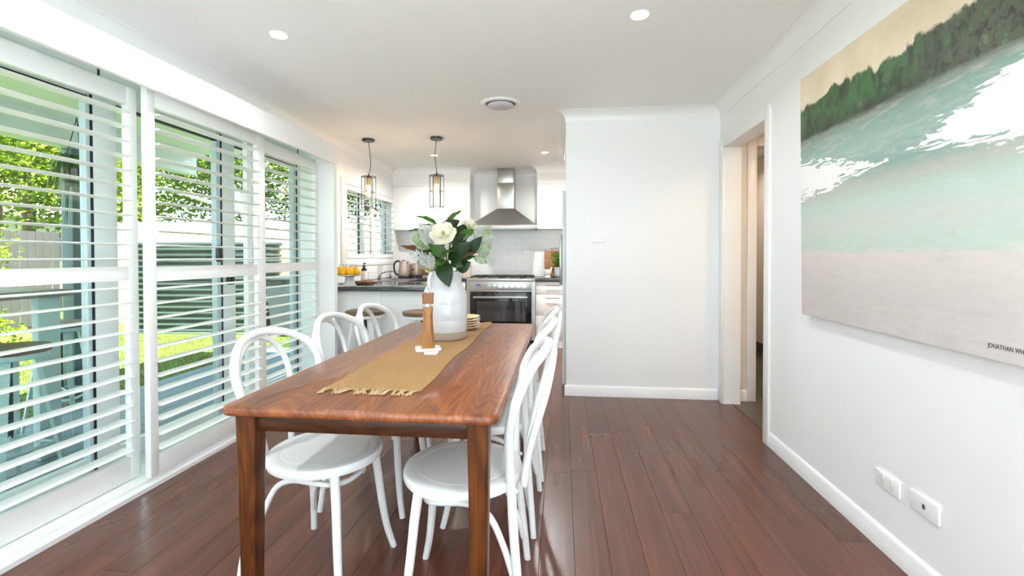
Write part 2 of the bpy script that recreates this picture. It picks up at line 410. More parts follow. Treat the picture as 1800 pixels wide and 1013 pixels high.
hf = struct('floor_hall', B().box(1.36, 2.5, 1.9, 7.3, -.06, -.012), plain('tile_adhesive_grey', srgb(70, 62, 54), .8), 'dark brown-grey tiled hall floor', 'floor')
obj('threshold_strip', B().box(1.352, 1.364, OY0, OY1, -.01, .002), plain('dark_bronze_strip', (.03, .022, .018), .4), hf)
tb = B().bbox(-.2975, .2975, -.1475, .1475, -.012, 0, .0015, 1).mesh('tile', 0)
yy = 1.9
while yy < 7.2:
    xx = 1.365
    while xx < 2.4:
        o = obj('tile', tb, m_darktile, hf, (xx + .149, yy + .299, 0), (0, 0, PI / 2)); xx += .299
    yy += .6
dk = B().box(2.425, 2.44, 4.08, 7.2, 0, .11)
struct('baseboard_room', dk, m_darktile, 'dark tiled skirting in the room past the hall', 'skirting')

# ------------------------------------------------------------------ sliding doors' reveal, sill, pelmet
sl = B().box(-2.50, -2.114, DY0, 4.0, 0, .039).box(-2.12, -2.078, DY0, 4.0, 0, .021)
sl.box(-2.182, -2.176, DY0, 4.0, .038, .046).box(-2.50, -2.352, 4.0, DY1 - .001, 0, .039)
struct('trim_5', sl, m_trim, 'stepped white sill with shutter tracks along the window wall', 'sill')
struct('trim_6', B().box(-2.349, -2.03, 4.0, 4.055, .039, 2.02), m_trim, 'white end panel where the shutters stop before the kitchen', 'panel')
pl = B().box(-2.012, -1.986, DY0, 3.985, 2.006, 2.165).box(-2.349, -2.012, DY0, 3.985, 2.145, 2.165)
pl.box(-2.349, -2.012, 3.965, 3.985, 2.02, 2.145)
pel = struct('trim_7', pl, m_trim, 'white boxed pelmet hiding the shutter track', 'pelmet')
obj('shutter_track', B().box(-2.125, -2.10, DY0, 3.96, 2.118, 2.145).box(-2.225, -2.20, DY0, 3.96, 2.118, 2.145), m_alug, pel)
for yk in (2.03, 3.73):
    obj('track_carrier', B().box(-2.213, -2.207, yk - .004, yk + .004, 2.045, 2.12).box(-2.222, -2.198, yk - .014, yk + .014, 2.042, 2.050), m_blackmetal, pel)

# shutters ---------------------------------------------------------
SL_CACHE = {}
def slat_mesh(L, w, t):
    key = (round(L, 4), w)
    if key not in SL_CACHE:
        n = 12; ring = [(math.cos(2 * PI * i / n) * w / 2, math.sin(2 * PI * i / n) * t / 2 * (1.0 if abs(math.cos(2 * PI * i / n)) < .95 else .6)) for i in range(n)]
        b = B().loft([[(x, -L / 2, z) for x, z in ring], [(x, L / 2, z) for x, z in ring]]); SL_CACHE[key] = b.mesh('slat', 50)
    return SL_CACHE[key]
def shutter(label, xf, y0, y1, zs, rails, stile=(.06, .06), th=.034, w=.086, tilt=0.0, name='louvre_shutter', group='sliding plantation shutters'):
    """xf = room face; rails = list of (z0,z1); zs = list of slat counts between the rails"""
    t = thing(name, label, 'shutter', (xf - th / 2, (y0 + y1) / 2, rails[-1][0]), 0, group); oz = rails[-1][0]; hy = (y1 - y0) / 2
    z0, z1 = rails[-1][0], rails[0][1]
    obj('stile', B().bbox(-th/2, th/2, -hy, -hy + stile[0], 0, z1 - oz, .003), m_shut, t)
    obj('stile', B().bbox(-th/2, th/2, hy - stile[1], hy, 0, z1 - oz, .003), m_shut, t)
    for a, b_ in rails: obj('rail', B().bbox(-th/2 + .002, th/2 - .002, -hy + stile[0], hy - stile[1], a - oz, b_ - oz, .002), m_shut, t)
    L = (y1 - y0) - sum(stile) - .004; me = slat_mesh(L, w, .011); cy = (stile[0] - stile[1]) / 2
    for i, n in enumerate(zs):
        hi, lo = rails[i][0], rails[i + 1][1]; p = (hi - lo) / n
        for k in range(n):
            obj('slat', me, m_shut, t, (0, cy, hi - p * (k + .5) - oz), (0, tilt, 0))
    return t
RA = [(1.957, 2.06), (1.056, 1.132), (.05, .146)]
shutter('sliding louvre shutter in the front track, between the two set further back', -2.09, 2.166, 3.112, [11, 12], RA, (.048, .085))
RB = [(1.95, 2.042), (1.066, 1.137), (.053, .168)]
shutter('louvre shutter nearest the camera, cut off by the picture edge', -2.175, 1.21, 2.195, [11, 12], RB, (.06, .052))
shutter('farthest sliding louvre shutter, next to the kitchen', -2.175, 3.04, 4.0, [11, 12], RB, (.06, .06))
shutter('louvre shutter beside the viewer, out of the picture', -2.09, .26, 1.23, [11, 12], RA, (.06, .06))

# sliding glass doors behind the shutters
def glass_door(label, x, y0, y1, n, sw, lw=.13):
    w = struct('door_%d' % n, B().bbox(x - .04, x, y0, y0 + lw, .045, 2.09, .003).box(x - .038, x - .002, y0 + lw, y1 - sw, 2.02, 2.09).box(x - .038, x - .002, y0 + lw, y1 - sw, .045, .13), m_alu, label, 'glass door')
    obj('lock_stile', B().bbox(x - .045, x - .004, y1 - sw, y1, .045, 2.09, .003), m_alug, w)
    obj('gasket', B().box(x - .035, x - .001, y1, y1 + .011, .06, 2.07).box(x - .03, x + .001, y0 + lw, y1 - sw + .004, 2.010, 2.022), m_gask, w)
    obj('pane', B().box(x - .022, x - .018, y0 + lw - .01, y1 - sw + .004, .12, 2.03), m_glass, w)
    return w
g1 = glass_door('white framed sliding glass door behind the nearest shutter', -2.445, .31, 2.20, 3, .022)
g2 = glass_door('white framed sliding glass door behind the middle shutter', -2.445, 2.212, 3.135, 4, .042)
g3 = glass_door('white framed sliding glass door behind the farthest shutter', -2.445, 3.147, 4.10, 5, .05)
obj('door_handle', B().bbox(-2.449, -2.41, 3.072, 3.112, 1.15, 1.265, .012, 3), m_black, g2)
obj('door_handle', B().bbox(-2.445, -2.405, 3.17, 3.225, .98, 1.09, .012, 3), m_black, g3)
obj('door_frame', B().box(-2.50, -2.35, DY0, DY1, 2.09, 2.119).box(-2.50, -2.36, DY1 - .018, DY1 - .001, .04, 2.1).box(-2.50, -2.36, DY0 + .001, .3, .04, 2.1), m_alu, g1)

# kitchen window with shutters
kw = B().box(-2.47, -2.43, KY0, KY0 + .05, KZ0, KZ1).box(-2.47, -2.43, KY1 - .05, KY1, KZ0, KZ1).box(-2.47, -2.43, KY0, KY1, KZ0, KZ0 + .04).box(-2.47, -2.43, KY0, KY1, KZ1 - .04, KZ1)
kw.box(-2.47, -2.43, 5.42, 5.56, KZ0, KZ1)
w1 = struct('window_1', kw, m_alu, 'kitchen window over the sink behind small shutters', 'window')
obj('gasket', B().box(-2.44, -2.428, 5.395, 5.415, KZ0 + .04, KZ1 - .04).box(-2.44, -2.428, 6.245, 6.262, KZ0 + .04, KZ1 - .04), m_gask, w1)
obj('sash', B().box(-2.46, -2.43, 6.17, 6.245, KZ0 + .04, KZ1 - .04), m_alug, w1)
obj('pane', B().box(-2.452, -2.448, KY0 + .05, 5.42, KZ0 + .04, KZ1 - .04), m_glass, w1)
obj('pane', B().box(-2.452, -2.448, 5.56, 6.17, KZ0 + .04, KZ1 - .04), m_glass, w1)
obj('shutter_frame', B().bbox(XL - .03, XL + .018, 4.77, KY0 - .002, KZ0 - .08, KZ1 + .06, .004).bbox(XL - .03, XL + .018, KY1 + .002, 6.40, KZ0 - .08, KZ1 + .06, .004)
    .bbox(XL - .03, XL + .018, KY0 - .002, KY1 + .002, KZ1 + .002, KZ1 + .06, .004).bbox(XL - .03, XL + .018, KY0 - .002, KY1 + .002, KZ0 - .08, KZ0 - .002, .004), m_trim, w1)
RK = [(1.925, 1.978), (1.165, 1.215)]
shutter('small kitchen shutter over the sink, the one nearer the dining room', -2.335, 4.865, 5.593, [9], RK, (.035, .035), .03, .075, name='window_shutter', group='kitchen window shutters')
shutter('small kitchen shutter over the sink, the one nearer the corner', -2.335, 5.597, 6.325, [9], RK, (.035, .035), .03, .075, name='window_shutter', group='kitchen window shutters')

# ================================================================== DINING TABLE
TX0, TX1, TY0, TY1 = -.99, -.172, 1.243, 3.005
tw, td = TX1 - TX0, TY1 - TY0
tab = thing('dining_table', 'long walnut dining table with rounded corners and tapered legs', 'table', ((TX0 + TX1) / 2, (TY0 + TY1) / 2, 0))
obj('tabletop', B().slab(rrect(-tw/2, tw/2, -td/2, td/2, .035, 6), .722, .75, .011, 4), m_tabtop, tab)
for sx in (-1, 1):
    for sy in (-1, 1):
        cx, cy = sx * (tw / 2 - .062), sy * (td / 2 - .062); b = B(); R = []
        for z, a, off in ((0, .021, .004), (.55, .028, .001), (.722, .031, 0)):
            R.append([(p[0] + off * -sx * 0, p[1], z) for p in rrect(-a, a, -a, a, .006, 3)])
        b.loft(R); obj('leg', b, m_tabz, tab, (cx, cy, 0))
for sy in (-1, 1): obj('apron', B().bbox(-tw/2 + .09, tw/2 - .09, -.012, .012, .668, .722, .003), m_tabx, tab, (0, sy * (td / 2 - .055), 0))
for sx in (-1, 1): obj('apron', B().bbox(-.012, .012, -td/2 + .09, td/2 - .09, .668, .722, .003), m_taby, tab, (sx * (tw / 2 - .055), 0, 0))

# ================================================================== CHAIRS
def make_chair(label, grp):
    t = thing('bentwood_chair', label, 'chair', (0, 0, 0), 0, grp)
    # seat: round, rim with a shallow inset panel and groove
    R0 = .207
    obj('seat', B().lathe([(R0 - .012, .424), (R0 - .003, .426), (R0, .434), (R0, .448), (R0 - .004, .457), (R0 - .012, .4605), (R0 - .03, .4605),
                           (.1605, .4605), (.1585, .4588), (.1565, .4603), (.10, .4603), (0, .4603)], 56), m_chair, t, ang=24)
    # rear legs and outer back hoop in one bent rod
    zs = [(-.215, .200, 0), (-.202, .182, .14), (-.186, .152, .30), (-.176, .128, .44), (-.172, .146, .54), (-.174, .182, .635), (-.186, .208, .70), (-.208, .212, .77), (-.240, .176, .832), (-.280, .100, .873)]
    path = spline([(x, y, z) for x, y, z in zs] + [(-.298, 0, .886)] + [(x, -y, z) for x, y, z in reversed(zs)], 6)
    rad = [.0155 if p.z > .35 else lerp(.0125, .0155, p.z / .35) for p in path]
    obj('back_frame', B().tube(path, rad, 12), m_chair, t)
    zi = [(-.214, .066, .422), (-.224, .078, .50), (-.245, .104, .60), (-.268, .124, .68), (-.288, .124, .75), (-.303, .096, .81), (-.312, .050, .851)]
    path = spline([(x, y, z) for x, y, z in zi] + [(-.314, 0, .864)] + [(x, -y, z) for x, y, z in reversed(zi)], 6)
    obj('inner_hoop', B().tube(path, .0125, 10), m_chair, t)
    for s in (-1, 1):
        path = spline([(.125, s * .125, .43), (.138, s * .134, .33), (.150, s * .146, .20), (.164, s * .160, .09), (.184, s * .178, 0)], 6)
        obj('leg', B().tube(path, [lerp(.0175, .0125, i / (len(path) - 1)) for i in range(len(path))], 12), m_chair, t)
        obj('bolt', B().tube([(-.186, s * .136, .438), (-.196, s * .143, .438)], .006, 8), m_chair, t)
    # bent stretcher: up from each rear leg, round under the seat inside the front legs
    q = [(-.200, .176, .10), (-.184, .158, .17), (-.150, .148, .27), (-.105, .140, .355), (-.04, .136, .388), (.04, .128, .385), (.098, .098, .372), (.122, .05, .366)]
    path = spline(q + [(.127, 0, .365)] + [(x, -y, z) for x, y, z in reversed(q)], 5)
    obj('stretcher', B().tube(path, .0105, 10), m_chair, t)
    return t
CG = 'white bentwood chairs round the dining table'
ch = make_chair('white bentwood chair by the shutters whose whole round seat shows past the table leg', CG)
ch.location = (-.893, 1.685, 0); ch.rotation_euler = (0, 0, math.radians(-9))
dup(ch, (-.885, 2.225, 0), math.radians(-5), 'white bentwood chair on the window side, the middle one of three')
dup(ch, (-.885, 2.698, 0), math.radians(-4), 'white bentwood chair on the window side, nearest the bar stools')
dup(ch, (-.342, 1.60, 0), PI + math.radians(2), 'white bentwood chair on the open-floor side, nearest the camera')
dup(ch, (-.330, 2.15, 0), PI - math.radians(1), 'white bentwood chair on the open-floor side, the middle one of three')
dup(ch, (-.325, 2.64, 0), PI + math.radians(1), 'white bentwood chair on the open-floor side, nearest the cooker')

# ================================================================== THINGS ON THE TABLE
def jute():
    x = N('woven_jute'); v = x.coords((1, 1, 1)); sp = x.n('ShaderNodeSeparateXYZ'); x.l(v, sp.inputs[0])
    a = x.math('SINE', x.math('MULTIPLY', sp.outputs[0], 900.0)); b = x.math('SINE', x.math('MULTIPLY', sp.outputs[1], 620.0))
    h = x.math('MULTIPLY', a, b); h = x.math('ADD', h, x.math('MULTIPLY', x.noise(v, 160, 3), 1.2))
    c = x.ramp(x.math('ADD', x.math('MULTIPLY', h, .25), .35), [(.1, srgb(138, 96, 54)), (.5, srgb(196, 150, 96)), (.9, srgb(222, 184, 132))])
    x.base(c, .85); x.bump(h, .9, .003); return x.m
m_jute = jute()
run = thing('table_runner', 'woven jute table runner with a knotted fringe along the table centre', 'table runner', (-.612, 2.2, .7505))
b = B(); ny, nx = 60, 12; top = []; bot = []
for j in range(ny + 1):
    y = lerp(-.755, .75, j / ny)
    for i in range(nx + 1):
        u = i / nx; wx = lerp(-.160, .160, u) + .006 * math.sin(y * 9 + 1) * u + .003 * math.sin(y * 17) * (1 - u)
        z = .0035 + .0012 * math.sin(y * 13 + u * 5) * abs(u - .5) + (.012 * max(0, (y - .70) / .05) * max(0, u - .6) / .4 if y > .70 else 0)
        top.append((wx, y, z)); bot.append((wx, y, max(z - .0035, 0)))
W_ = nx + 1; fs = []
for j in range(ny):
    for i in range(nx):
        a = j * W_ + i; fs.append((a, a + 1, a + 1 + W_, a + W_)); o = len(top); fs.append((o + a, o + a + W_, o + a + 1 + W_, o + a + 1))
n = len(top)
for j in range(ny):
    a = j * W_; fs.append((a, a + W_, n + a + W_, n + a)); a += nx; fs.append((a + W_, a, n + a, n + a + W_))
for i in range(nx):
    fs.append((i + 1, i, n + i, n + i + 1)); a = ny * W_ + i; fs.append((a, a + 1, n + a + 1, n + a))
b.add(top + bot, fs); obj('runner_cloth', b, m_jute, run, ang=60)
m_fringe = plain('jute_fringe', srgb(186, 160, 120), .85, var=.2, scale=60)
random.seed(3)
tm = []
for q in range(4):
    b = B()
    for s in range(5):
        dx = random.uniform(-.008, .008); L = random.uniform(.040, .052)
        b.tube(spline([(random.uniform(-.002, .002), .006, .004), (dx * .4, -.012, .005), (dx * 1.2, -L, .002)], 3), [.0022] * 6 + [.0016], 5)
    tm.append(b.mesh('tassel', 60))
for k in range(18):
    obj('tassel', tm[k % 4], m_fringe, run, (-.155 + k * .31 / 17, -.755, 0), (0, 0, random.uniform(-.55, .45)))

VX, VY, VZ = -.612, 2.405, .7545
vs = thing('milk_churn_vase', 'tall white glazed churn vase with ear handles and bare clay foot', 'vase', (VX, VY, VZ))
obj('vase_body', B().lathe([(.1135, .043), (.1145, .05), (.1145, .10), (.1138, .104), (.1148, .108), (.115, .18), (.1142, .184), (.1150, .188), (.1148, .225), (.112, .24), (.106, .258), (.096, .275), (.087, .288), (.082, .30), (.080, .318), (.081, .335), (.085, .345), (.086, .350),
                            (.083, .352), (.079, .348), (.076, .33), (.076, .30), (.08, .26), (.0, .25)], 56), m_ceramic, vs)
obj('clay_foot', B().lathe([(0, 0), (.106, 0), (.111, .004), (.1135, .012), (.1135, .0435), (.112, .045), (0, .045)], 56), m_taupe, vs)
for a in (math.radians(238), math.radians(58)):
    c, s_ = math.cos(a), math.sin(a)
    P_ = [(.078, .338), (.094, .342), (.107, .324), (.111, .296), (.107, .270), (.099, .258)]
    obj('ear_handle', B().tube(spline([(r * c, r * s_, z) for r, z in P_], 5), .010, 10, 1.0), m_ceramic, vs)

# leaves and flowers
def blade(base, tip, width, nrm, bend=.12, fold=.25, nseg=8, lobes=0, point=.75, thick=True):
    """a leaf from base to tip (local metres); bend lifts the middle along nrm, fold raises the edges"""
    base = Vector(base); tip = Vector(tip); d = tip - base; L = d.length; t = d.normalized(); nv = Vector(nrm); nv = (nv - t * nv.dot(t)).normalized(); sd = t.cross(nv)
    vs_, fs_ = [], []
    for i in range(nseg + 1):
        u = i / nseg; w = width / 2 * (math.sin(PI * min(1, u * .97 + .02) ** point) ** (.8 if point < 1 else .55) if 0 < u < 1 else (.04 if point < 1 else (.12 if u == 0 else .42)))
        if lobes: w *= .62 + .38 * abs(math.sin(u * PI * lobes))
        c = base + d * u + nv * (bend * L * math.sin(PI * u))
        for s in (-1, -.5, 0, .5, 1): vs_.append(c + sd * (w * s) + nv * (abs(s) * w * fold) + (nv * (.0025 * math.sin(u * 19 + s * 3)) if abs(s) == 1 else Vector((0, 0, 0))))
    for i in range(nseg):
        for k in range(4): a = i * 5 + k; fs_.append((a, a + 1, a + 6, a + 5))
    return B().add(vs_, fs_)
m_leafD = leafmat('magnolia_leaf_dark', srgb(12, 30, 10), srgb(30, 54, 22), srgb(86, 54, 30), .38)
m_leafM = leafmat('magnolia_leaf_green', srgb(30, 68, 14), srgb(66, 104, 28), srgb(104, 110, 50), .35, .15)
m_leafB = leafmat('magnolia_leaf_brown_back', srgb(66, 34, 18), srgb(100, 58, 34), srgb(40, 66, 30), .55)
m_dusty = leafmat('dusty_miller_felt', srgb(140, 144, 140), srgb(184, 186, 180), None, .9, .1)
m_dustg = leafmat('dusty_miller_green', srgb(104, 128, 84), srgb(166, 178, 150), None, .8, .15)
m_petal = leafmat('magnolia_petal', srgb(206, 200, 176), srgb(222, 218, 202), None, .5, .12)
m_stem = plain('green_stem', srgb(70, 92, 44), .6)
m_stamen = plain('pale_yellow_stamen', srgb(150, 146, 80), .6)
def stem_at(u, v, dy=0.0):      # point above the vase mouth on a 3 mm grid, in metres; dy is depth towards the kitchen
    return ((u - 783) / 334.0, dy, .352 + (478 - v) / 334.0)
FRONT = (0.1, -1, .25)
def sprig(name, label, cat, leaves, stem_to, grp='stems in the white vase'):
    t = thing(name, label, cat, (VX, VY, VZ), 0, grp)
    obj('stem', B().tube(spline([(stem_to[0] * .05, stem_to[1] * .05, .262), (stem_to[0] * .35, stem_to[1] * .35, .36), stem_to], 5), .004, 6), m_stem, t)
    for base, tip, w, mat_, nr, bend, fold in leaves: obj('leaf', blade(base, tip, w, nr, bend, fold), mat_, t, ang=60)
    return t
sprig('magnolia_branch', 'magnolia branch whose slim dark leaves reach up over the kettle side of the vase', 'branch', [
    (stem_at(768, 398, .02), stem_at(725, 380, .05), .035, m_leafM, (.3, -.6, .8), .08, .5),
    (stem_at(772, 404, .05), stem_at(731, 394, .09), .028, m_leafD, (.2, -.5, .8), .06, .4),
    (stem_at(752, 414, .0), stem_at(716, 408, -.01), .034, m_leafM, (.1, -.5, .9), .14, .3)], stem_at(768, 420, .02))
sprig('magnolia_branch', 'magnolia branch with brown-backed leaves pointing at the kettle', 'branch', [
    (stem_at(760, 450, -.02), stem_at(707, 434, -.05), .045, m_leafB, (.2, -.7, .7), .05, .4),
    (stem_at(762, 452, .0), stem_at(728, 424, .0), .05, m_leafB, (.5, -.7, .4), .05, .3),
    (stem_at(758, 455, .05), stem_at(712, 457, .08), .04, m_leafM, (.1, -.4, .9), .12, .3)], stem_at(765, 456, 0))
sprig('magnolia_branch', 'magnolia branch rising behind the open flower towards the range hood', 'branch', [
    (stem_at(783, 396, .05), stem_at(809, 369, .08), .045, m_leafM, (-.5, -.7, .3), .06, .5),
    (stem_at(775, 408, .04), stem_at(806, 388, .05), .075, m_leafD, FRONT, .12, .2),
    (stem_at(798, 400, .06), stem_at(820, 420, .02), .085, m_leafD, (.3, -.9, .3), .1, .2),
    (stem_at(808, 424, .0), stem_at(838, 407, .0), .065, m_leafM, (.1, -.8, .6), .08, .3),
    (stem_at(776, 402, .0), stem_at(774, 426, -.02), .05, m_leafD, FRONT, .1, .2)], stem_at(790, 425, .04))
sprig('magnolia_branch', 'magnolia branch with broad dark leaves just below the open flower', 'branch', [
    (stem_at(792, 452, -.07), stem_at(761, 428, -.09), .06, m_leafM, FRONT, .12, .15),
    (stem_at(795, 458, -.06), stem_at(838, 428, -.08), .082, m_leafD, FRONT, .10, .12),
    (stem_at(822, 450, -.02), stem_at(850, 418, -.02), .062, m_leafD, (.3, -.9, .2), .1, .15),
    (stem_at(788, 460, -.09), stem_at(758, 446, -.12), .045, m_leafM, (.1, -.5, .9), .1, .5),
    (stem_at(785, 459, -.10), stem_at(810, 443, -.13), .045, m_leafM, (-.2, -.5, .9), .12, .5)], stem_at(792, 458, -.05))
sprig('magnolia_branch', 'magnolia branch with one big dark leaf hanging over the vase rim', 'branch', [
    (stem_at(786, 462, -.085), stem_at(801, 503, -.125), .088, m_leafD, FRONT, .14, .12),
    (stem_at(808, 467, -.05), stem_at(846, 446, -.06), .05, m_leafB, (0, -.5, .9), .1, .4),
    (stem_at(806, 472, -.04), stem_at(832, 462, -.04), .075, m_leafD, (.2, -.8, -.2), .1, .2),
    (stem_at(800, 470, -.05), stem_at(840, 452, -.03), .055, m_leafM, (0, -.6, .8), .08, .3)], stem_at(795, 462, -.06))
sprig('magnolia_branch', 'leafy magnolia branch filling the middle of the bouquet behind the flower', 'branch', [
    (stem_at(775, 446, -.03), stem_at(752, 420, -.02), .055, m_leafD, FRONT, .1, .2), (stem_at(780, 440, -.02), stem_at(766, 405, .0), .06, m_leafD, FRONT, .1, .2), (stem_at(790, 430, .0), stem_at(800, 396, .02), .07, m_leafD, FRONT, .1, .2),
    (stem_at(800, 440, -.02), stem_at(824, 412, .0), .065, m_leafD, FRONT, .1, .2), (stem_at(805, 452, -.03), stem_at(846, 438, -.01), .05, m_leafD, FRONT, .08, .25), (stem_at(778, 458, -.05), stem_at(748, 462, -.06), .05, m_leafD, (.1, -.7, .6), .1, .3),
    (stem_at(788, 456, -.07), stem_at(776, 470, -.10), .045, m_leafM, FRONT, .1, .3), (stem_at(800, 456, -.06), stem_at(822, 470, -.08), .06, m_leafD, (.1, -.9, -.1), .1, .2)], stem_at(788, 446, -.02))
def flower(label, c, rad, face, npet, closed=0.0):
    t = thing('magnolia_flower', label, 'flower', (VX, VY, VZ), 0, 'stems in the white vase')
    c = Vector(c); f = Vector(face).normalized(); a = f.orthogonal().normalized(); b_ = f.cross(a)
    for ring, (n, k, lift, wd) in enumerate(((npet, 1.0, .22, .92), (3, .58, .62, .8))):
        for i in range(n):
            th = 2 * PI * i / n + ring * .6 + .4
            d = (a * math.cos(th) + b_ * math.sin(th)); tip = c + d * rad * k * (1 - closed * .4) + f * rad * (lift + closed * .5)
            obj('petal', blade(c - f * .004, tip, rad * wd, f - d * .3, -.16, .20, 10, 0, 1.55), m_petal, t, ang=60)
    obj('stamen_cone', B().lathe([(.0, -.004), (.008, 0), (.009, .010), (.004, .018), (0, .02)], 12, tuple(c + f * .004)), m_stamen, t)
    obj('stem', B().tube(spline([(c.x * .05, c.y * .05, .262), (c.x * .5, c.y * .5, .36), tuple(c - f * .006)], 5), .004, 6), m_stem, t)
    return t
flower('large open white magnolia facing the camera', stem_at(790, 416, -.11), .069, (.05, -.86, .5), 6)
flower('paler white magnolia half hidden at the back of the vase', stem_at(818, 401, .11), .060, (.4, -.3, .85), 6, .35)
def frond(base, tip, width, nrm, mat_, t):
    base = Vector(base); tip = Vector(tip); d = tip - base; L = d.length; tt = d.normalized(); nv = Vector(nrm); nv = (nv - tt * nv.dot(tt)).normalized(); sd = tt.cross(nv); b = B()
    rib = [base + d * (i / 8) + nv * (.1 * L * math.sin(PI * i / 8)) for i in range(9)]
    b.tube(rib, [.0045 * (1 - .5 * i / 8) for i in range(9)], 5, .6)
    for i in range(1, 9):
        for s in (-1, 1):
            w = width / 2 * math.sin(PI * (i / 9) ** .8); o = rib[i] ; e = o + sd * (s * w) + tt * (w * .85) + nv * (w * .25 * math.sin(i * 2.1 + s))
            q = blade(o, e, w * .26 + .003, nv, .05, .1, 4, 0, 1.3); b.add(q.v, q.f)
    q = blade(rib[7], tip + tt * .012, width * .3, nv, 0, .1, 4); b.add(q.v, q.f)
    return obj('frond', b, mat_, t, ang=60)
def dusty(label, frs, st):
    t = thing('dusty_miller', label, 'foliage', (VX, VY, VZ), 0, 'stems in the white vase')
    obj('stem', B().tube(spline([(st[0] * .05, st[1] * .05, .262), (st[0] * .45, st[1] * .45, .36), st], 5), .0035, 6), m_dusty, t)
    for ba, ti, w, nr, g in frs: frond(ba, ti, w, nr, m_dustg if g else m_dusty, t)
dusty('silver dusty miller tuft on the window side, above the vase rim', [
    (stem_at(762, 430, -.05), stem_at(747, 398, -.07), .06, FRONT, 0), (stem_at(764, 428, -.06), stem_at(769, 398, -.08), .055, FRONT, 0), (stem_at(760, 432, -.05), stem_at(733, 417, -.06), .06, FRONT, 1),
    (stem_at(766, 440, -.07), stem_at(757, 412, -.10), .06, FRONT, 0), (stem_at(768, 442, -.07), stem_at(772, 418, -.10), .05, FRONT, 0), (stem_at(762, 440, -.04), stem_at(738, 430, -.06), .05, FRONT, 1)], stem_at(765, 440, -.05))
dusty('silver dusty miller spray drooping over the vase rim', [
    (stem_at(772, 470, -.07), stem_at(733, 447, -.10), .075, (.1, -.8, .6), 0), (stem_at(770, 474, -.07), stem_at(752, 452, -.12), .06, (.2, -.9, .3), 0), (stem_at(768, 475, -.08), stem_at(768, 448, -.12), .05, FRONT, 0),
    (stem_at(764, 478, -.06), stem_at(745, 462, -.09), .04, (.2, -.9, .3), 1)], stem_at(772, 466, -.05))
dusty('silver dusty miller spray reaching towards the cooker', [
    (stem_at(838, 432, .0), stem_at(845, 400, .0), .05, FRONT, 0), (stem_at(842, 430, .0), stem_at(863, 402, .0), .06, FRONT, 1), (stem_at(842, 432, .0), stem_at(874, 420, -.02), .05, FRONT, 0),
    (stem_at(840, 440, -.01), stem_at(866, 436, -.04), .065, (.1, -.9, .3), 1), (stem_at(832, 452, -.02), stem_at(858, 462, -.04), .05, (.1, -.9, .4), 1), (stem_at(838, 444, .0), stem_at(860, 450, .0), .05, FRONT, 0)], stem_at(836, 446, 0))

# pepper mill on a white stone trivet
tv = thing('stone_trivet', 'flat white stone trivet under the pepper mill', 'trivet', (-.615, 2.10, .754))
obj('trivet_plate', B().slab([(x * math.cos(.35) - y * math.sin(.35), x * math.sin(.35) + y * math.cos(.35)) for x, y in rrect(-.058, .058, -.058, .058, .014, 4)], 0, .009, .003), m_stone, tv)
tv2 = thing('stone_coaster', 'small white stone tab lying in front of the trivet', 'coaster', (-.572, 2.002, .754))
obj('coaster_plate', B().slab(rrect(-.030, .030, -.026, .026, .011, 4), 0, .010, .003), m_stone, tv2, rot=(0, 0, .06))
mil = thing('pepper_mill', 'tall waisted wooden pepper mill with a steel neck', 'pepper mill', (-.617, 2.106, .763), math.radians(18))
m_mill = wood('acacia_mill', srgb(98, 58, 22), srgb(158, 106, 52), srgb(190, 140, 82), 'Z', .6, .3, True, 0, .05, swirl=1.5)
m_mill2 = wood('acacia_mill_head', srgb(84, 42, 12), srgb(128, 72, 28), srgb(156, 98, 48), 'Z', .6, .3, True, 0, .05)
def oct_(a, c):  # square half-size a with corner cut c
    return [(a, -a + c), (a, a - c), (a - c, a), (-a + c, a), (-a, a - c), (-a, -a + c), (-a + c, -a), (a - c, -a)]
b = B(); b.loft([[(x, y, z) for x, y in oct_(a, c)] for z, a, c in ((0, .0295, .002), (.03, .0285, .010), (.10, .0235, .0135), (.15, .0215, .0125), (.175, .0225, .007), (.187, .0235, .002), (.189, .0225, .002))])
obj('mill_body', b, m_mill, mil, ang=15)
obj('neck_ring', B().lathe([(.0, .188), (.015, .188), (.015, .203), (0, .203)], 20), m_chrome, mil)
b = B(); b.loft([[(x, y, z) for x, y in oct_(a, c)] for z, a, c in ((.203, .0235, .003), (.205, .0245, .003), (.25, .0265, .003), (.253, .0255, .003))])
obj('mill_head', b, m_mill2, mil, ang=15)
obj('knob', B().lathe([(0, .253), (.004, .253), (.004, .258), (.007, .260), (.0075, .265), (.005, .269), (0, .270)], 14), m_chrome, mil)

# plates
m_pl = [leafmat('ochre_glaze', srgb(206, 172, 96), srgb(226, 200, 140), None, .25), plain('cream_glaze', srgb(226, 214, 188), .25)]
m_plr = plain('white_glaze_rim', (.80, .79, .76), .25)
for k in range(5):
    z = .754 + k * .0145
    p = thing('side_plate', ['speckled ochre side plate at the bottom of the stack behind the vase', 'side plate second from the bottom of the stack behind the vase', 'side plate in the middle of the stack behind the vase',
               'side plate second from the top of the stack behind the vase', 'speckled ochre side plate on top of the stack behind the vase'][k], 'plate', (-.578 + (k % 2) * .004, 2.715, z), 0, 'side plates stacked behind the vase')
    obj('plate_dish', B().lathe([(0, .0), (.058, .0), (.060, .004), (.080, .009), (.093, .0165), (.0945, .019), (.092, .0195), (.076, .0125), (.055, .0075), (0, .007)], 40), m_pl[0], p)
    obj('plate_rim', B().lathe([(.0925, .0168), (.0948, .0178), (.0955, .0195), (.0945, .0208), (.0925, .0202), (.0925, .0168)], 40, cap=False), m_plr, p)

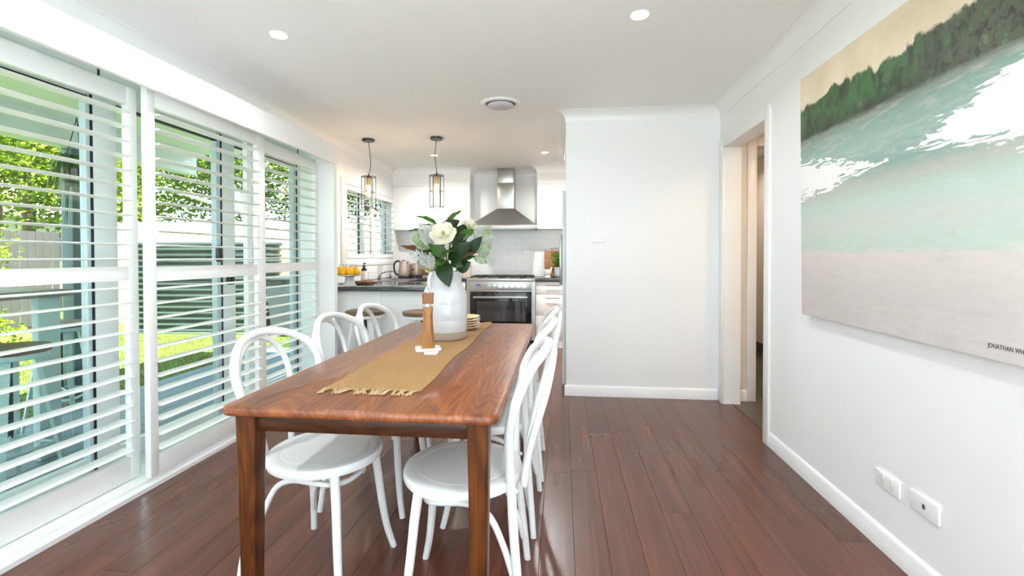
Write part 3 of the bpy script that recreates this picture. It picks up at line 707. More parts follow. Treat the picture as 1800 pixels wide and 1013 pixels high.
# ================================================================== PAINTING
def painting_mat():
    x = N('landscape_canvas_paint'); v = x.coords(); sp = x.n('ShaderNodeSeparateXYZ'); x.l(v, sp.inputs[0]); u = sp.outputs[0]; f = x.math('DIVIDE', sp.outputs[2], 1.22)
    n3 = x.noise(v, 5, 5); nf = x.noise(x.coords((3, 3, 14)), 3, 5, .5); nj = x.noise(x.coords((1, 1, .75)), 9, 6, .5, .62); nb = x.noise(v, 2.2, 3)
    nz = lambda q, k: x.math('MULTIPLY', x.math('SUBTRACT', q, .5), k)
    fp = x.math('ADD', f, nz(nf, .07))
    c = x.ramp(fp, [(0, srgb(222, 214, 212)), (.12, srgb(216, 208, 206)), (.255, srgb(224, 214, 210)), (.275, srgb(198, 214, 204)), (.37, srgb(202, 208, 202)), (.44, srgb(188, 206, 196)), (.50, srgb(174, 178, 170)),
                    (.54, srgb(132, 162, 152)), (.62, srgb(148, 174, 164)), (.69, srgb(126, 154, 142)), (.735, srgb(118, 122, 112))])
    c = x.mix(x.math('MULTIPLY', x.math('MULTIPLY', x.math('SUBTRACT', nf, .48), 6.0, clamp=True), .38), c, srgb(204, 198, 192))
    top = x.math('ADD', x.math('ADD', .862, nz(nj, .13)), nz(nb, .08))
    g = x.ramp(x.noise(x.coords((1, 1, .5)), 18, 6, .8), [(.34, srgb(30, 38, 30)), (.46, srgb(50, 72, 48)), (.56, srgb(56, 104, 50)), (.64, srgb(70, 96, 64)), (.74, srgb(122, 124, 104))])
    dark = x.math('SUBTRACT', 1.0, x.math('MULTIPLY', x.math('SUBTRACT', f, .73), 14.0, clamp=True), clamp=True)
    g = x.mix(x.math('MULTIPLY', dark, .75), g, srgb(46, 44, 40)); g = x.mix(x.math('MULTIPLY', x.math('SUBTRACT', u, .62), 2.2, clamp=True), g, x.ramp(x.noise(v, 34, 5, .6), [(.35, srgb(40, 42, 36)), (.5, srgb(78, 80, 66)), (.62, srgb(62, 84, 56)), (.75, srgb(126, 126, 110))]))
    ss = lambda a, w: x.math('MULTIPLY', a, 1 / w, clamp=True)
    inT = ss(x.math('SUBTRACT', x.math('ADD', f, nz(nf, .05)), .722), .02)
    c = x.mix(inT, c, g)
    sky = x.ramp(x.noise(v, 4, 4), [(.3, srgb(212, 192, 164)), (.7, srgb(232, 216, 192))])
    c = x.mix(ss(x.math('SUBTRACT', f, top), .012), c, sky)
    # white cloud daubs
    rag = x.math('ADD', nz(x.noise(x.coords((6, 6, 34)), 1.6, 5, .6), .20), nz(n3, .06))
    def cloud(c0, c1, u0, u1, t0, t1, lo, hi):
        k = x.math('DIVIDE', x.math('SUBTRACT', u, u0), u1 - u0)
        cc = x.math('ADD', x.math('MULTIPLY', k, c1 - c0), c0); tt = x.math('ADD', x.math('MULTIPLY', k, t1 - t0), t0)
        d = x.math('SUBTRACT', x.math('ADD', tt, rag), x.math('ABSOLUTE', x.math('SUBTRACT', f, cc)))
        return x.math('MULTIPLY', ss(d, .008), x.math('MULTIPLY', x.math('GREATER_THAN', u, lo), x.math('LESS_THAN', u, hi)))
    white = srgb(244, 242, 240)
    c = x.mix(cloud(.57, .55, 0, .62, .085, .0, -.01, .66), c, white)
    c = x.mix(cloud(.555, .60, .70, 1.2, -.02, .095, .68, 3.0), c, white)
    x.base(c, .55); x.bump(x.math('ADD', nf, x.noise(v, 60, 4)), .35, .004); return x.m
pt = thing('landscape_painting', 'large unframed abstract landscape canvas with green tree line and white clouds', 'painting', (XR - .022, 2.592, .88), -PI / 2)
pt.rotation_euler = (.012, 0, -PI / 2)
pm = painting_mat()
obj('canvas', B().bbox(0, 1.68, -.0175, .0175, 0, 1.22, .003, 2), pm, pt)
fc = bpy.data.curves.new('signature', 'FONT'); fc.body = 'JONATHAN WH'; fc.size = .020; fc.extrude = .0003; fc.space_character = 1.05
fo = bpy.data.objects.new('sig_tmp', fc); COL.objects.link(fo); bpy.context.view_layer.update()
me = bpy.data.meshes.new_from_object(fo.evaluated_get(bpy.context.evaluated_depsgraph_get())); bpy.data.objects.remove(fo); me.name = 'signature'
me.materials.clear()
sg = obj('signature', me, plain('charcoal_pen', (.05, .05, .055), .7), pt, (1.078, -.0180, .034), (PI / 2, 0, 0)); sg.scale = (.72, 1, 1)

# wall plates
def plate(name, label, loc, w, h, kids):
    t = thing(name, label, 'power outlet' if 'outlet' in name else 'wall plate', loc, 0)
    obj('cover_plate', B().bbox(-.009, 0, -w/2, w/2, -h/2, h/2, .004, 3), m_trim, t)
    for nm, x0, x1, y0, y1, z0, z1, mt in kids: obj(nm, B().bbox(x0, x1, y0, y1, z0, z1, .0012, 2), mt, t)
    return t
m_pw = plain('white_plastic', (.82, .82, .83), .3, var=.01); m_slot = plain('dark_slot', (.08, .08, .09), .6); m_slotg = plain('grey_slot', (.42, .42, .44), .6)
K = []
for s in (-1, 1):
    c = s * .027
    K.append(('rocker_switch', -.0125, -.007, c - .010, c + .010, .008, .026, m_pw))
    K += [('socket_slot', -.0094, -.008, c - .008, c - .005, -.010, -.001, m_slotg), ('socket_slot', -.0094, -.008, c + .004, c + .007, -.010, -.001, m_slotg), ('socket_slot', -.0094, -.008, c - .0015, c + .0015, -.022, -.013, m_slotg)]
plate('double_power_outlet', 'white double power point low on the wall under the painting', (XR, 1.985, .284), .138, .068, K)
plate('data_plate', 'white data plate with a single dark socket, nearer than the power point', (XR, 1.795, .290), .134, .072, [('data_socket', -.0096, -.007, -.007, .007, -.009, .009, m_slot), ('socket_clip', -.0100, -.008, -.006, .001, -.008, .006, m_chrome)])
sw = thing('light_switch', 'white two-gang light switch on the short dividing wall', 'light switch', (.308, YD, 1.338))
obj('cover_plate', B().bbox(-.06, .06, -.009, 0, -.038, .038, .004, 3), m_trim, sw)
for s in (-1, 1): obj('rocker_switch', B().bbox(s * .02 - .009, s * .02 + .009, -.0125, -.006, -.012, .012, .0015), m_pw, sw)

# ================================================================== KITCHEN
# joinery
def dpanel(t, name, x0, x1, y0, y1, z0, z1, m=None, r=.0025): return obj(name, B().bbox(x0, x1, y0, y1, z0, z1, r), m or m_cab, t)
pn = thing('peninsula_cabinet', 'white gloss breakfast bar cabinet behind the bar stools', 'cabinet', (-1.65, 4.55, 0))
obj('cabinet_body', B().box(-.69, .52, -.27, .28, .0, .86), m_cabbody, pn)
xs = [-.69, -.055, .52]
for i in range(2): dpanel(pn, 'back_panel', xs[i] + .0015, xs[i + 1] - .0015, -.288, -.27, .0, .858)
dpanel(pn, 'end_panel', .52, .538, -.288, .28, 0, .858)
sb = thing('sink_cabinet', 'white base cabinet under the kitchen window and sink', 'cabinet', (-2.05, 5.4, 0))
obj('cabinet_body', B().box(-.297, .28, -.56, .60, .1, .86), m_cabbody, sb)
for k in range(2): dpanel(sb, 'cabinet_door', .28, .298, -.555 + k * .58, .015 + k * .58, .11, .855)
obj('kickboard', B().box(-.29, .23, -.56, .60, 0, .1), m_cabbody, sb)
cb = thing('corner_cabinet', 'white base cabinet in the corner beside the cooker', 'cabinet', (-1.80, 6.3, 0))
obj('cabinet_body', B().box(-.547, .545, -.29, .305, .1, .86), m_cabbody, cb)
dpanel(cb, 'cabinet_door', .05, .543, -.308, -.29, .11, .855); obj('kickboard', B().box(-.54, .54, -.24, .3, 0, .1), m_cabbody, cb)
obj('handle', B().tube([(.40, -.325, .80), (.52, -.325, .80)], .005, 8).tube([(.41, -.325, .80), (.41, -.307, .80)], .004, 8).tube([(.51, -.325, .80), (.51, -.307, .80)], .004, 8), m_chrome, cb)
wt = thing('stone_worktop', 'dark grey stone worktop wrapping the breakfast bar, sink and corner', 'worktop', (-1.65, 5.2, .86))
obj('bar_top', B().bbox(-.698, .58, -1.0, -.31, 0, .04, .002), m_bench, wt)
obj('sink_run', B().box(-.698, -.10, -.31, .78, 0, .04), m_bench, wt)
obj('corner_run', B().box(-.698, .405, .78, 1.408, 0, .04), m_bench, wt)
dr = thing('drawer_cabinet', 'white gloss drawer cabinet between cooker and fridge', 'cabinet', (-.03, 6.31, 0))
obj('cabinet_body', B().box(-.31, .55, -.265, .298, .11, .86), m_cabbody, dr)
for z0, z1 in ((.694, .855), (.424, .690), (.150, .420)):
    d_ = dpanel(dr, 'drawer_front', -.308, .548, -.283, -.265, z0, z1)
    hz = z1 - .045
    obj('handle', B().tube([(-.175, -.307, hz), (.0, -.307, hz)], .005, 8).tube([(-.16, -.307, hz), (-.16, -.282, hz)], .004, 8).tube([(-.015, -.307, hz), (-.015, -.282, hz)], .004, 8), m_chrome, d_)
obj('kickboard', B().box(-.31, .55, -.268, .298, 0, .11), m_cabbody, dr)
wt2 = thing('stone_worktop', 'dark grey stone worktop strip holding the herb pot', 'worktop', (-.03, 6.31, .86))
obj('worktop_slab', B().bbox(-.31, .55, -.305, .298, 0, .042, .002), m_bench, wt2)
# bulkheads and wall cabinets
bk = B().box(XL + .001, -1.25, 6.315, YB, 2.16, H)
struct('wall_bulkhead_left', bk, m_wall, 'white bulkhead above the double wall cabinet', 'bulkhead')
struct('wall_bulkhead_right', B().box(-.335, 1.3, 6.315, YB, 2.16, H), m_wall, 'white bulkhead above the single wall cabinet', 'bulkhead')
cornice('trim_8', (XL, 6.315), (-1.25, 6.315), (0, -1), 'white cornice over the double wall cabinet', 1, -1)
cornice('trim_9', (-1.25, 6.315), (-1.25, YB), (1, 0), 'white cornice return on the kettle side of the range hood', -1, 1)
cornice('trim_10', (-1.25, YB), (-.335, YB), (0, -1), 'white cornice on the wall above the range hood', 1, 1)
cornice('trim_11', (-.335, YB), (-.335, 6.315), (-1, 0), 'white cornice return on the fridge side of the range hood', 1, -1)
cornice('trim_12', (-.335, 6.315), (1.2, 6.315), (0, -1), 'white cornice over the single wall cabinet', -1, 0)
def wallcab(label, x0, x1, splits, hside):
    t = thing('wall_cabinet', label, 'cabinet', ((x0 + x1) / 2, 6.46, 1.553)); cx = (x0 + x1) / 2
    obj('cabinet_body', B().box(x0 - cx, x1 - cx, -.14, .149, 0, .605), m_cabbody, t)
    for i in range(len(splits) - 1):
        d_ = dpanel(t, 'cabinet_door', splits[i] + .0015 - cx, splits[i + 1] - .0015 - cx, -.158, -.14, .002, .603)
        hx = (splits[i + 1] - .05 if hside[i] > 0 else splits[i] + .05) - cx
        obj('handle', B().tube([(hx, -.184, .06), (hx, -.184, .225)], .006, 8).tube([(hx, -.184, .07), (hx, -.157, .07)], .004, 8).tube([(hx, -.184, .215), (hx, -.157, .215)], .004, 8), m_trim, d_)
wallcab('white two-door wall cabinet above the kettle', -2.345, -1.252, [-2.345, -1.79, -1.252], [1, -1])
wallcab('white wall cabinet on the fridge side of the range hood', -.333, .72, [-.333, .19, .72], [-1, 1])
# splashback tiles
sp_ = struct('trim_13', B().box(XL + .001, 1.0, YB - .004, YB, .9, 1.56), m_grout, 'white tiled splashback behind the cooker', 'splashback')
tmsh = B().bbox(-.0993, .0993, -.0055, 0, -.0375, .0375, .0007, 1).mesh('tile', 0)
row = 0; z = .94
while z < 1.55:
    x = XL + .1 + (row % 2) * .1
    while x < .55:
        obj('tile', tmsh, m_tile, sp_, (x, YB - .004, z)); x += .2
    z += .076; row += 1
sp2 = struct('trim_14', B().box(XL, XL + .004, 4.25, 6.3, .9, 1.08), m_grout, 'white tiled upstand under the kitchen window', 'splashback')
tm2 = B().bbox(0, .006, -.0985, .0985, -.0415, .0415, .002, 1).mesh('tile', 0)
for r_ in range(2):
    y = 4.36 + r_ * .1
    while y < 6.2: obj('tile', tm2, m_tile, sp2, (XL + .004, y, .945 + r_ * .086)); y += .2

# freestanding cooker
ck = thing('freestanding_cooker', 'stainless steel freestanding cooker with black glass oven door', 'cooker', (-.79, 6.0, 0))
obj('cooker_body', B().box(-.449, -.40, .0, .60, .10, .86).box(.40, .449, .0, .60, .10, .86).box(-.40, .40, .03, .60, .10, .86), m_steel, ck)
obj('cooktop', B().bbox(-.449, .449, -.012, .60, .86, .90, .004), m_steel, ck)
obj('control_panel', B().bbox(-.405, .405, -.018, .03, .735, .86, .003), m_steel, ck)
obj('panel_lip', B().bbox(-.408, .408, -.030, .03, .727, .742, .003), m_steel, ck)
od = obj('oven_door', B().bbox(-.402, .402, -.014, .028, .315, .724, .003), m_ovenglass, ck)
obj('oven_window', B().box(-.31, .33, -.0155, -.013, .345, .60), plain('smoked_oven_window', (.035, .033, .032), .04), od)
obj('door_handle', B().bbox(-.355, .355, -.058, -.045, .642, .672, .004).box(-.34, -.325, -.047, -.012, .65, .664).box(.325, .34, -.047, -.012, .65, .664), m_steel, od)
obj('storage_drawer', B().bbox(-.402, .402, -.012, .028, .12, .309, .003), m_black, ck)
for s in (-1, 1):
    for yy in (.06, .54): obj('foot', B().lathe([(.02, 0), (.02, .1), (0, .1)], 12, (s * .40, yy, 0)), m_blackmetal, ck)
for k in range(7):
    kx = -.156 + k * .0778
    kn = obj('knob', B().tube([(kx, -.018, .806), (kx, -.024, .806)], .024, 20).tube([(kx, -.024, .806), (kx, -.05, .806)], [.020, .0175], 20), m_chrome, ck)
obj('clock_display', B().box(-.315, -.265, -.0195, -.017, .806, .826), emis('blue_led_display', (.02, .015, .25), .5), ck)
for k in range(3): obj('clock_button', B().tube([(-.33 + k * .038, -.017, .782), (-.33 + k * .038, -.023, .782)], .006, 12), m_chrome, ck)
for k in range(3):
    gx = -.28 + k * .28; b = B()
    for s in (-1, 1): b.box(gx + s * .12 - .006, gx + s * .12 + .006, .06, .52, .912, .926).box(gx - .126, gx + .126, .29 + s * .22 - .006, .29 + s * .22 + .006, .912, .926)
    b.box(gx - .006, gx + .006, .06, .52, .912, .93).box(gx - .12, gx + .12, .17, .182, .912, .93).box(gx - .12, gx + .12, .40, .412, .912, .93)
    for s in (-1, 1):
        for q in (.08, .50): b.box(gx + s * .12 - .006, gx + s * .12 + .006, q - .006, q + .006, .9, .915)
    obj('pan_support', b, m_stove, ck)
    for q in (.176, .406): obj('burner', B().lathe([(.045, .9), (.045, .908), (.03, .91), (.03, .918), (0, .918)], 20, (gx, q, 0)), m_stove, ck)
# range hood
hd = thing('range_hood', 'stainless steel pyramid range hood with square chimney', 'range hood', (-.772, 6.36, 1.553))
obj('chimney_upper', B().bbox(-.108, .112, .04, .245, .64, .845, .002), m_steelhood, hd)
obj('chimney_lower', B().bbox(-.112, .117, .036, .246, .285, .645, .002), m_steelhood, hd)
cn = B().loft([[(-.442, -.255, .045), (.442, -.255, .045), (.442, .245, .045), (-.442, .245, .045)], [(-.118, .03, .29), (.122, .03, .29), (.122, .245, .29), (-.118, .245, .29)]])
obj('canopy', cn, m_steelhood, hd, ang=20)
obj('canopy_lip', B().bbox(-.445, .445, -.258, .246, .0, .046, .002), m_steelhood, hd)
obj('filter_panel', B().box(-.40, .40, -.22, .2, -.006, .002), m_steel, hd)
for k in range(5): obj('hood_button', B().box(.25 + k * .022, .266 + k * .022, -.260, -.257, .020, .030), m_trim, hd)
# fridge
fr = thing('fridge', 'tall white fridge standing behind the short dividing wall', 'fridge', (.36, 4.45, 0))
obj('fridge_body', B().bbox(-.305, .34, -.34, .34, .04, 1.76, .006), m_cabbody, fr)
dr_ = obj('fridge_door', B().bbox(-.355, -.312, -.34, .34, .06, 1.762, .008), plain('pale_blue_white_enamel', (.74, .80, .86), .25), fr)
obj('handle', B().bbox(-.385, -.355, .24, .27, .9, 1.4, .006), m_steel, dr_)
obj('plinth', B().box(-.30, .33, -.33, .33, 0, .04), m_black, fr)

# things on the worktops
WZ = .9005
def cakestand():
    t = thing('cake_stand', 'white ceramic cake stand holding yellow pears', 'cake stand', (-2.05, 4.34, WZ))
    obj('foot', B().lathe([(0, 0), (.066, 0), (.066, .005), (.058, .014), (.046, .04), (.040, .07), (.044, .09), (0, .092)], 32), m_ceramic, t)
    obj('dish', B().lathe([(0, .088), (.04, .089), (.09, .096), (.128, .103), (.130, .108), (.126, .110), (.08, .103), (0, .099)], 40), m_ceramic, t)
cakestand()
m_pear = plain('yellow_pear_skin', srgb(232, 178, 10), .4, var=.18, scale=18)
pear0 = None
for k, (dx, dy) in enumerate(((-.080, -.035), (-.028, -.062), (.035, -.060), (.082, -.02), (-.045, .03), (.022, .022))):
    lb = ['yellow pear at the window end of the cake stand', 'yellow pear at the front of the cake stand, left of centre', 'yellow pear at the front of the cake stand, right of centre',
          'yellow pear at the soap-bottle end of the cake stand', 'yellow pear at the back of the cake stand, nearer the window', 'yellow pear at the back of the cake stand, in the middle'][k]
    if pear0 is None:
        pear0 = thing('pear', lb, 'pear', (0, 0, 0), 0, 'pears on the cake stand')
        obj('fruit', B().lathe([(0, .001), (.012, .0), (.026, .008), (.034, .024), (.034, .038), (.027, .054), (.019, .068), (.015, .078), (.008, .084), (0, .085)], 20), m_pear, pear0)
        obj('stalk', B().tube([(0, 0, .082), (.002, 0, .095), (.006, 0, .106)], .0018, 5), plain('brown_stalk', srgb(70, 48, 26), .7), pear0)
        p = pear0
    else: p = dup(pear0, (0, 0, 0), 0, lb)
    p.location = (-2.05 + dx, 4.34 + dy, WZ + .104); p.rotation_euler = (random.uniform(-.08, .08), random.uniform(-.08, .08), random.uniform(0, 6))
t = thing('soap_bottle', 'brown pump bottle with a white label beside the sink', 'soap bottle', (-2.215, 5.05, WZ))
m_amber = plain('dark_amber_plastic', (.03, .018, .012), .2)
obj('bottle_body', B().lathe([(0, 0), (.032, 0), (.034, .004), (.034, .125), (.030, .14), (.016, .158), (.013, .165), (0, .166)], 24), m_amber, t)
obj('paper_label', B().lathe([(.0346, .02), (.0348, .02), (.0348, .125), (.0346, .125)], 24, cap=False), plain('white_label', (.8, .8, .79), .5), t)
obj('pump', B().lathe([(0, .166), (.014, .166), (.014, .184), (.005, .186), (.005, .204), (.011, .205), (.011, .214), (0, .215)], 16).tube([(0, 0, .21), (.03, -.01, .207)], .005, 8), m_black, t)
t = thing('chopping_board', 'small rounded wooden board lying on the breakfast bar', 'chopping board', (-2.02, 4.62, WZ), .12)
obj('board_plate', B().slab(rrect(-.10, .085, -.075, .075, .035, 6), 0, .034, .006), wood('brown_board', srgb(70, 46, 30), srgb(112, 80, 54), srgb(140, 106, 76), 'X', .8, .5), t)
obj('handle', B().slab(rrect(.075, .135, -.018, .018, .014, 4), .004, .02, .004), wood('brown_board_handle', srgb(70, 46, 30), srgb(112, 80, 54), srgb(140, 106, 76), 'X', .8, .5), t)
t = thing('mixer_tap', 'square chrome mixer tap over the kitchen sink', 'tap', (-2.20, 5.46, WZ))
obj('tap_body', B().bbox(-.02, .02, -.02, .02, 0, .15, .006), m_chrome, t)
obj('spout', B().tube(spline([(.015, 0, .08), (.08, 0, .098), (.17, 0, .108), (.175, 0, .098)], 4), .008, 8), m_chrome, t)
obj('lever', B().tube([(0, 0, .148), (.004, -.01, .165), (.05, -.02, .17)], .006, 8), m_chrome, t)
t = thing('kitchen_sink', 'stainless steel sink set in the worktop under the window', 'sink', (-1.98, 5.45, WZ))
obj('rim', B().bbox(-.17, .17, -.33, .33, 0, .003, .001), m_steel, t)
obj('basin_floor', B().box(-.14, .14, -.30, .30, .003, .0036), plain('dark_steel_basin', (.10, .10, .105), .3, .9), t)
m_rose = plain('rose_champagne_metal', srgb(186, 166, 158), .3, .8, var=.03)
t = thing('electric_kettle', 'rose champagne electric kettle with a black loop handle', 'kettle', (-2.13, 6.13, WZ))
obj('kettle_body', B().lathe([(0, .022), (.070, .022), (.073, .03), (.066, .11), (.058, .18), (.055, .215), (.052, .222), (0, .228)], 32), m_rose, t)
obj('power_base', B().lathe([(0, 0), (.078, 0), (.08, .006), (.074, .022), (0, .022)], 28), m_black, t)
obj('handle', B().tube(spline([(-.045, -.01, .218), (-.085, -.02, .222), (-.118, -.028, .185), (-.122, -.03, .12), (-.105, -.025, .055), (-.068, -.015, .035)], 5), .012, 10), m_black, t)
obj('spout', B().loft([[(.045, -.018, .16), (.045, .018, .16), (.06, .010, .19), (.06, -.010, .19)], [(.05, -.022, .215), (.05, .022, .215), (.078, .008, .220), (.078, -.008, .220)]]), m_rose, t)
obj('lid_knob', B().lathe([(0, .226), (.012, .226), (.014, .236), (0, .240)], 14), m_black, t)
t = thing('toaster', 'rose champagne two-slice toaster behind the kettle', 'toaster', (-2.035, 6.38, WZ))
obj('toaster_body', B().slab(rrect(-.068, .068, -.14, .14, .03, 5), .02, .19, .02, 4), m_rose, t)
obj('toaster_base', B().slab(rrect(-.065, .065, -.137, .137, .028, 5), 0, .022, .003), m_black, t)
for s in (-1, 1): obj('bread_slot', B().box(s * .025 - .011, s * .025 + .011, -.10, .10, .1895, .1905), m_black, t)
obj('lever', B().bbox(-.02, .02, -.158, -.138, .10, .115, .004), m_black, t)
for s in (-1, 1): obj('dial', B().tube([(s * .025, -.139, .012), (s * .025, -.146, .012)], .008, 12), m_steel, t)
t = thing('cookbook_stand', 'upright cookbook with an avocado picture on its brown cover', 'book', (-1.86, 6.47, WZ), 0)
obj('cover', B().bbox(-.125, .125, -.010, .010, 0, .235, .002), plain('cream_book_board', (.74, .70, .66), .5), t, rot=(-.16, 0, 0))
bk_ = obj('cover_picture', B().box(-.108, .120, -.0115, -.0098, .015, .222), plain('brown_cover_print', srgb(96, 66, 50), .4), t, rot=(-.16, 0, 0))
def ell(cx, cz, rx, rz, y): return B().add([(cx + rx * math.cos(2 * PI * i / 24), y, cz + rz * math.sin(2 * PI * i / 24) * (1.25 if math.sin(2 * PI * i / 24) > 0 else 1)) for i in range(24)], [tuple(range(24))])
obj('avocado_skin', ell(-.035, .105, .050, .055, -.0118), plain('avocado_green_print', srgb(104, 140, 40), .4), bk_)
obj('avocado_flesh', ell(-.035, .105, .042, .047, -.0121), plain('avocado_yellow_print', srgb(226, 214, 70), .4), bk_)
obj('avocado_stone', ell(-.035, .095, .020, .020, -.0124), plain('avocado_stone_print', srgb(176, 96, 40), .4), bk_)
t = thing('ribbed_canister', 'pale ribbed canister half hidden behind the vase', 'canister', (-1.325, 6.42, WZ))
rib = [(.068 + (.003 if i % 2 else 0)) for i in range(56)]
obj('canister_body', B().loft([[(rib[i] * math.cos(2 * PI * i / 56), rib[i] * math.sin(2 * PI * i / 56), z) for i in range(56)] for z in (0, .15)]), plain('beige_ribbed_ceramic', srgb(206, 192, 178), .45), t, ang=20)
obj('lid', B().lathe([(.0, .15), (.07, .15), (.07, .162), (0, .166)], 28), m_steel, t)
# right side group
t = thing('cutting_board', 'tall rectangular wooden cutting board leaning on the splashback', 'cutting board', (-.098, 6.515, .9025))
bdm = wood('blonde_board', srgb(110, 74, 44), srgb(146, 104, 66), srgb(168, 126, 86), 'Z', .6, .45, True, 0, .05, swirl=1.5)
obj('board_plate', B().slab(rrect(-.145, .145, 0, .368, .02, 5), -.010, .010, .004), bdm, t, rot=(PI / 2 - .14, 0, 0))
obj('wire_handle', B().tube(spline([(-.06, .365, 0), (-.05, .395, 0), (.05, .395, 0), (.06, .365, 0)], 4), .004, 8), m_steel, t, rot=(PI / 2 - .14, 0, 0))
t = thing('mortar', 'white stone mortar on the worktop in front of the cutting board', 'mortar', (-.190, 6.27, .9025))
obj('mortar_bowl', B().lathe([(0, 0), (.038, 0), (.040, .008), (.030, .024), (.042, .045), (.053, .075), (.056, .105), (.050, .105), (.045, .07), (.02, .045), (0, .042)], 28), m_stone, t)
t = thing('pestle', 'white stone pestle resting in the mortar', 'pestle', (-.190, 6.27, .9025))
obj('pestle_rod', B().tube(spline([(-.008, 0, .056), (.03, -.004, .095), (.062, -.008, .135)], 4), [.013, .013, .012, .011, .010, .010, .010, .011, .011][:9], 10), m_stone, t)
t = thing('herb_pot', 'white ceramic pot of leafy green herbs by the fridge', 'potted plant', (-.022, 6.33, .9025))
obj('pot', B().lathe([(0, 0), (.060, 0), (.076, .012), (.083, .04), (.083, .135), (.079, .137), (.077, .12), (0, .115)], 32), m_ceramic, t)
obj('soil', B().lathe([(0, .110), (.077, .112), (.070, .120), (0, .124)], 20), plain('potting_soil', (.03, .02, .014), .9), t)
m_herb = leafmat('herb_leaf', srgb(40, 84, 14), srgb(92, 132, 30), None, .5, .25)
random.seed(21)
b = B()
for k in range(40):
    a = random.uniform(0, 2 * PI); r0 = random.uniform(0, .05); R1 = random.uniform(.03, .16); h1 = random.uniform(.17, .36)
    st = [Vector((r0 * math.cos(a), r0 * math.sin(a), .118)), Vector((R1 * .6 * math.cos(a), R1 * .6 * math.sin(a), h1 * .75)), Vector((R1 * math.cos(a), R1 * math.sin(a), h1))]
    b.tube(spline(st, 3), .0015, 4)
    for q in range(9):
        c = st[1].lerp(st[2], random.random()) + Vector((random.uniform(-.03, .03), random.uniform(-.03, .03), random.uniform(-.03, .02)))
        d = Vector((random.uniform(-1, 1), random.uniform(-1, 1), random.uniform(-.3, .8))).normalized()
        l_ = blade(c, c + d * random.uniform(.02, .036), .02, (random.uniform(-1, 1), -1, random.uniform(0, 1)), .1, .2, 3); b.add(l_.v, l_.f)
ho = obj('herb_leaves', b, m_herb, t, ang=0); ho['kind'] = 'stuff'

# bar stools by the breakfast bar
m_stoolseat = wood('stool_seat_timber', srgb(70, 54, 38), srgb(104, 82, 58), srgb(126, 102, 76), 'X', .8, .5)
m_stoolw = plain('white_stool_metal', (.82, .84, .85), .3, var=.01)
def stool(label, legm, grp, cat='bar stool', H_=.705):
    t = thing('bar_stool', label, cat, (0, 0, 0), 0, grp)
    obj('seat', B().slab(circ(.172, 40), H_ - .034, H_, .008, 3), m_stoolseat, t)
    obj('seat_pan', B().lathe([(0, H_ - .066), (.150, H_ - .066), (.160, H_ - .06), (.162, H_ - .035), (0, H_ - .035)], 36), legm, t)
    obj('centre_post', B().lathe([(0, .30), (.014, .30), (.014, H_ - .066), (0, H_ - .066)], 14), m_blackmetal, t)
    for k in range(4):
        a = PI / 4 + k * PI / 2; c, s = math.cos(a), math.sin(a); w = .02
        P0 = Vector((c * .115, s * .115, H_ - .066)); P1 = Vector((c * .225, s * .225, 0)); sd = Vector((-s, c, 0)); o_ = Vector((c, s, 0))
        R = []
        for P_, hw in ((P1, .011), (P0.lerp(P1, .4), .017), (P0, .024)): R.append([tuple(P_ + sd * hw), tuple(P_ - sd * hw), tuple(P_ - sd * hw * .8 - o_ * .016), tuple(P_ + sd * hw * .8 - o_ * .016)])
        obj('leg', B().loft(R), legm, t, ang=20)
    b = B()
    for k in range(4):
        a0, a1 = PI / 4 + k * PI / 2, PI / 4 + (k + 1) * PI / 2; r = .175
        b.tube([(r * math.cos(a0), r * math.sin(a0), .24), (r * math.cos(a1), r * math.sin(a1), .24)], .009, 8)
        b.tube([(r * math.cos(a0), r * math.sin(a0), .28), (0, 0, .31)], .007, 6)
    obj('foot_rail', b, legm, t)
    return t
sg_ = 'bar stools at the breakfast bar'
st0 = stool('timber-topped white bar stool under the bench, nearer the shutters', m_stoolw, sg_); st0.location = (-1.745, 4.0, 0)
dup(st0, (-1.222, 4.0, 0), .3, 'timber-topped white bar stool mostly hidden behind the pepper mill and vase')

# ================================================================== CEILING FITTINGS
def lamp_disk(name, parent, loc, size, watts, col):
    l = bpy.data.lights.new(name, 'AREA'); l.shape = 'DISK'; l.size = size; l.energy = watts; l.color = col; l.spread = math.radians(158)
    o = bpy.data.objects.new(name, l); COL.objects.link(o); o.parent = parent; o.location = loc; return o
dls = [((-1.54, 2.425), 'recessed downlight above the shutter side of the table'), ((.39, 2.425), 'recessed downlight above the open floor near the painting'),
       ((-1.52, 5.49), 'recessed kitchen downlight behind the pendant nearer the vase'), ((-.20, 5.49), 'recessed kitchen downlight near the range hood, fridge side'),
       ((.80, 5.49), 'added recessed kitchen downlight over the fridge, hidden from view'),  # this one and those below are unseen lamps added to brighten the rooms
       ((-1.54, .0), 'added unseen downlight beside the viewer, shutter side'), ((.39, .0), 'added unseen downlight beside the viewer, painting side'),
       ((-1.54, -1.9), 'added unseen downlight at the garden end, shutter side'), ((.39, -1.9), 'added unseen downlight at the garden end, painting side')]
rimm = B().lathe([(.037, -.001), (.046, -.006), (.050, -.003), (.050, 0), (.037, 0), (.037, -.001)], 32, cap=False).mesh('trim_ring'); dif = B().lathe([(0, -.0025), (.0375, -.0025), (.0375, -.001), (0, -.001)], 28).mesh('diffuser')
for (lx, ly), lb in dls:
    t = thing('downlight', lb, 'downlight', (lx, ly, H), 0, 'recessed ceiling downlights')
    obj('trim_ring', rimm, m_trim, t); obj('diffuser', dif, m_down, t)
    lamp_disk('downlight_lamp', t, (0, 0, -.008), .075, DOWNLIGHT_W * (2.9 if ly > 4 else 1.0), (.94, .97, 1.0) if ly < 4 else (1, .97, .93))
t = thing('hall_ceiling_light', 'round warm ceiling light in the hall', 'ceiling light', (1.95, 3.0, H))
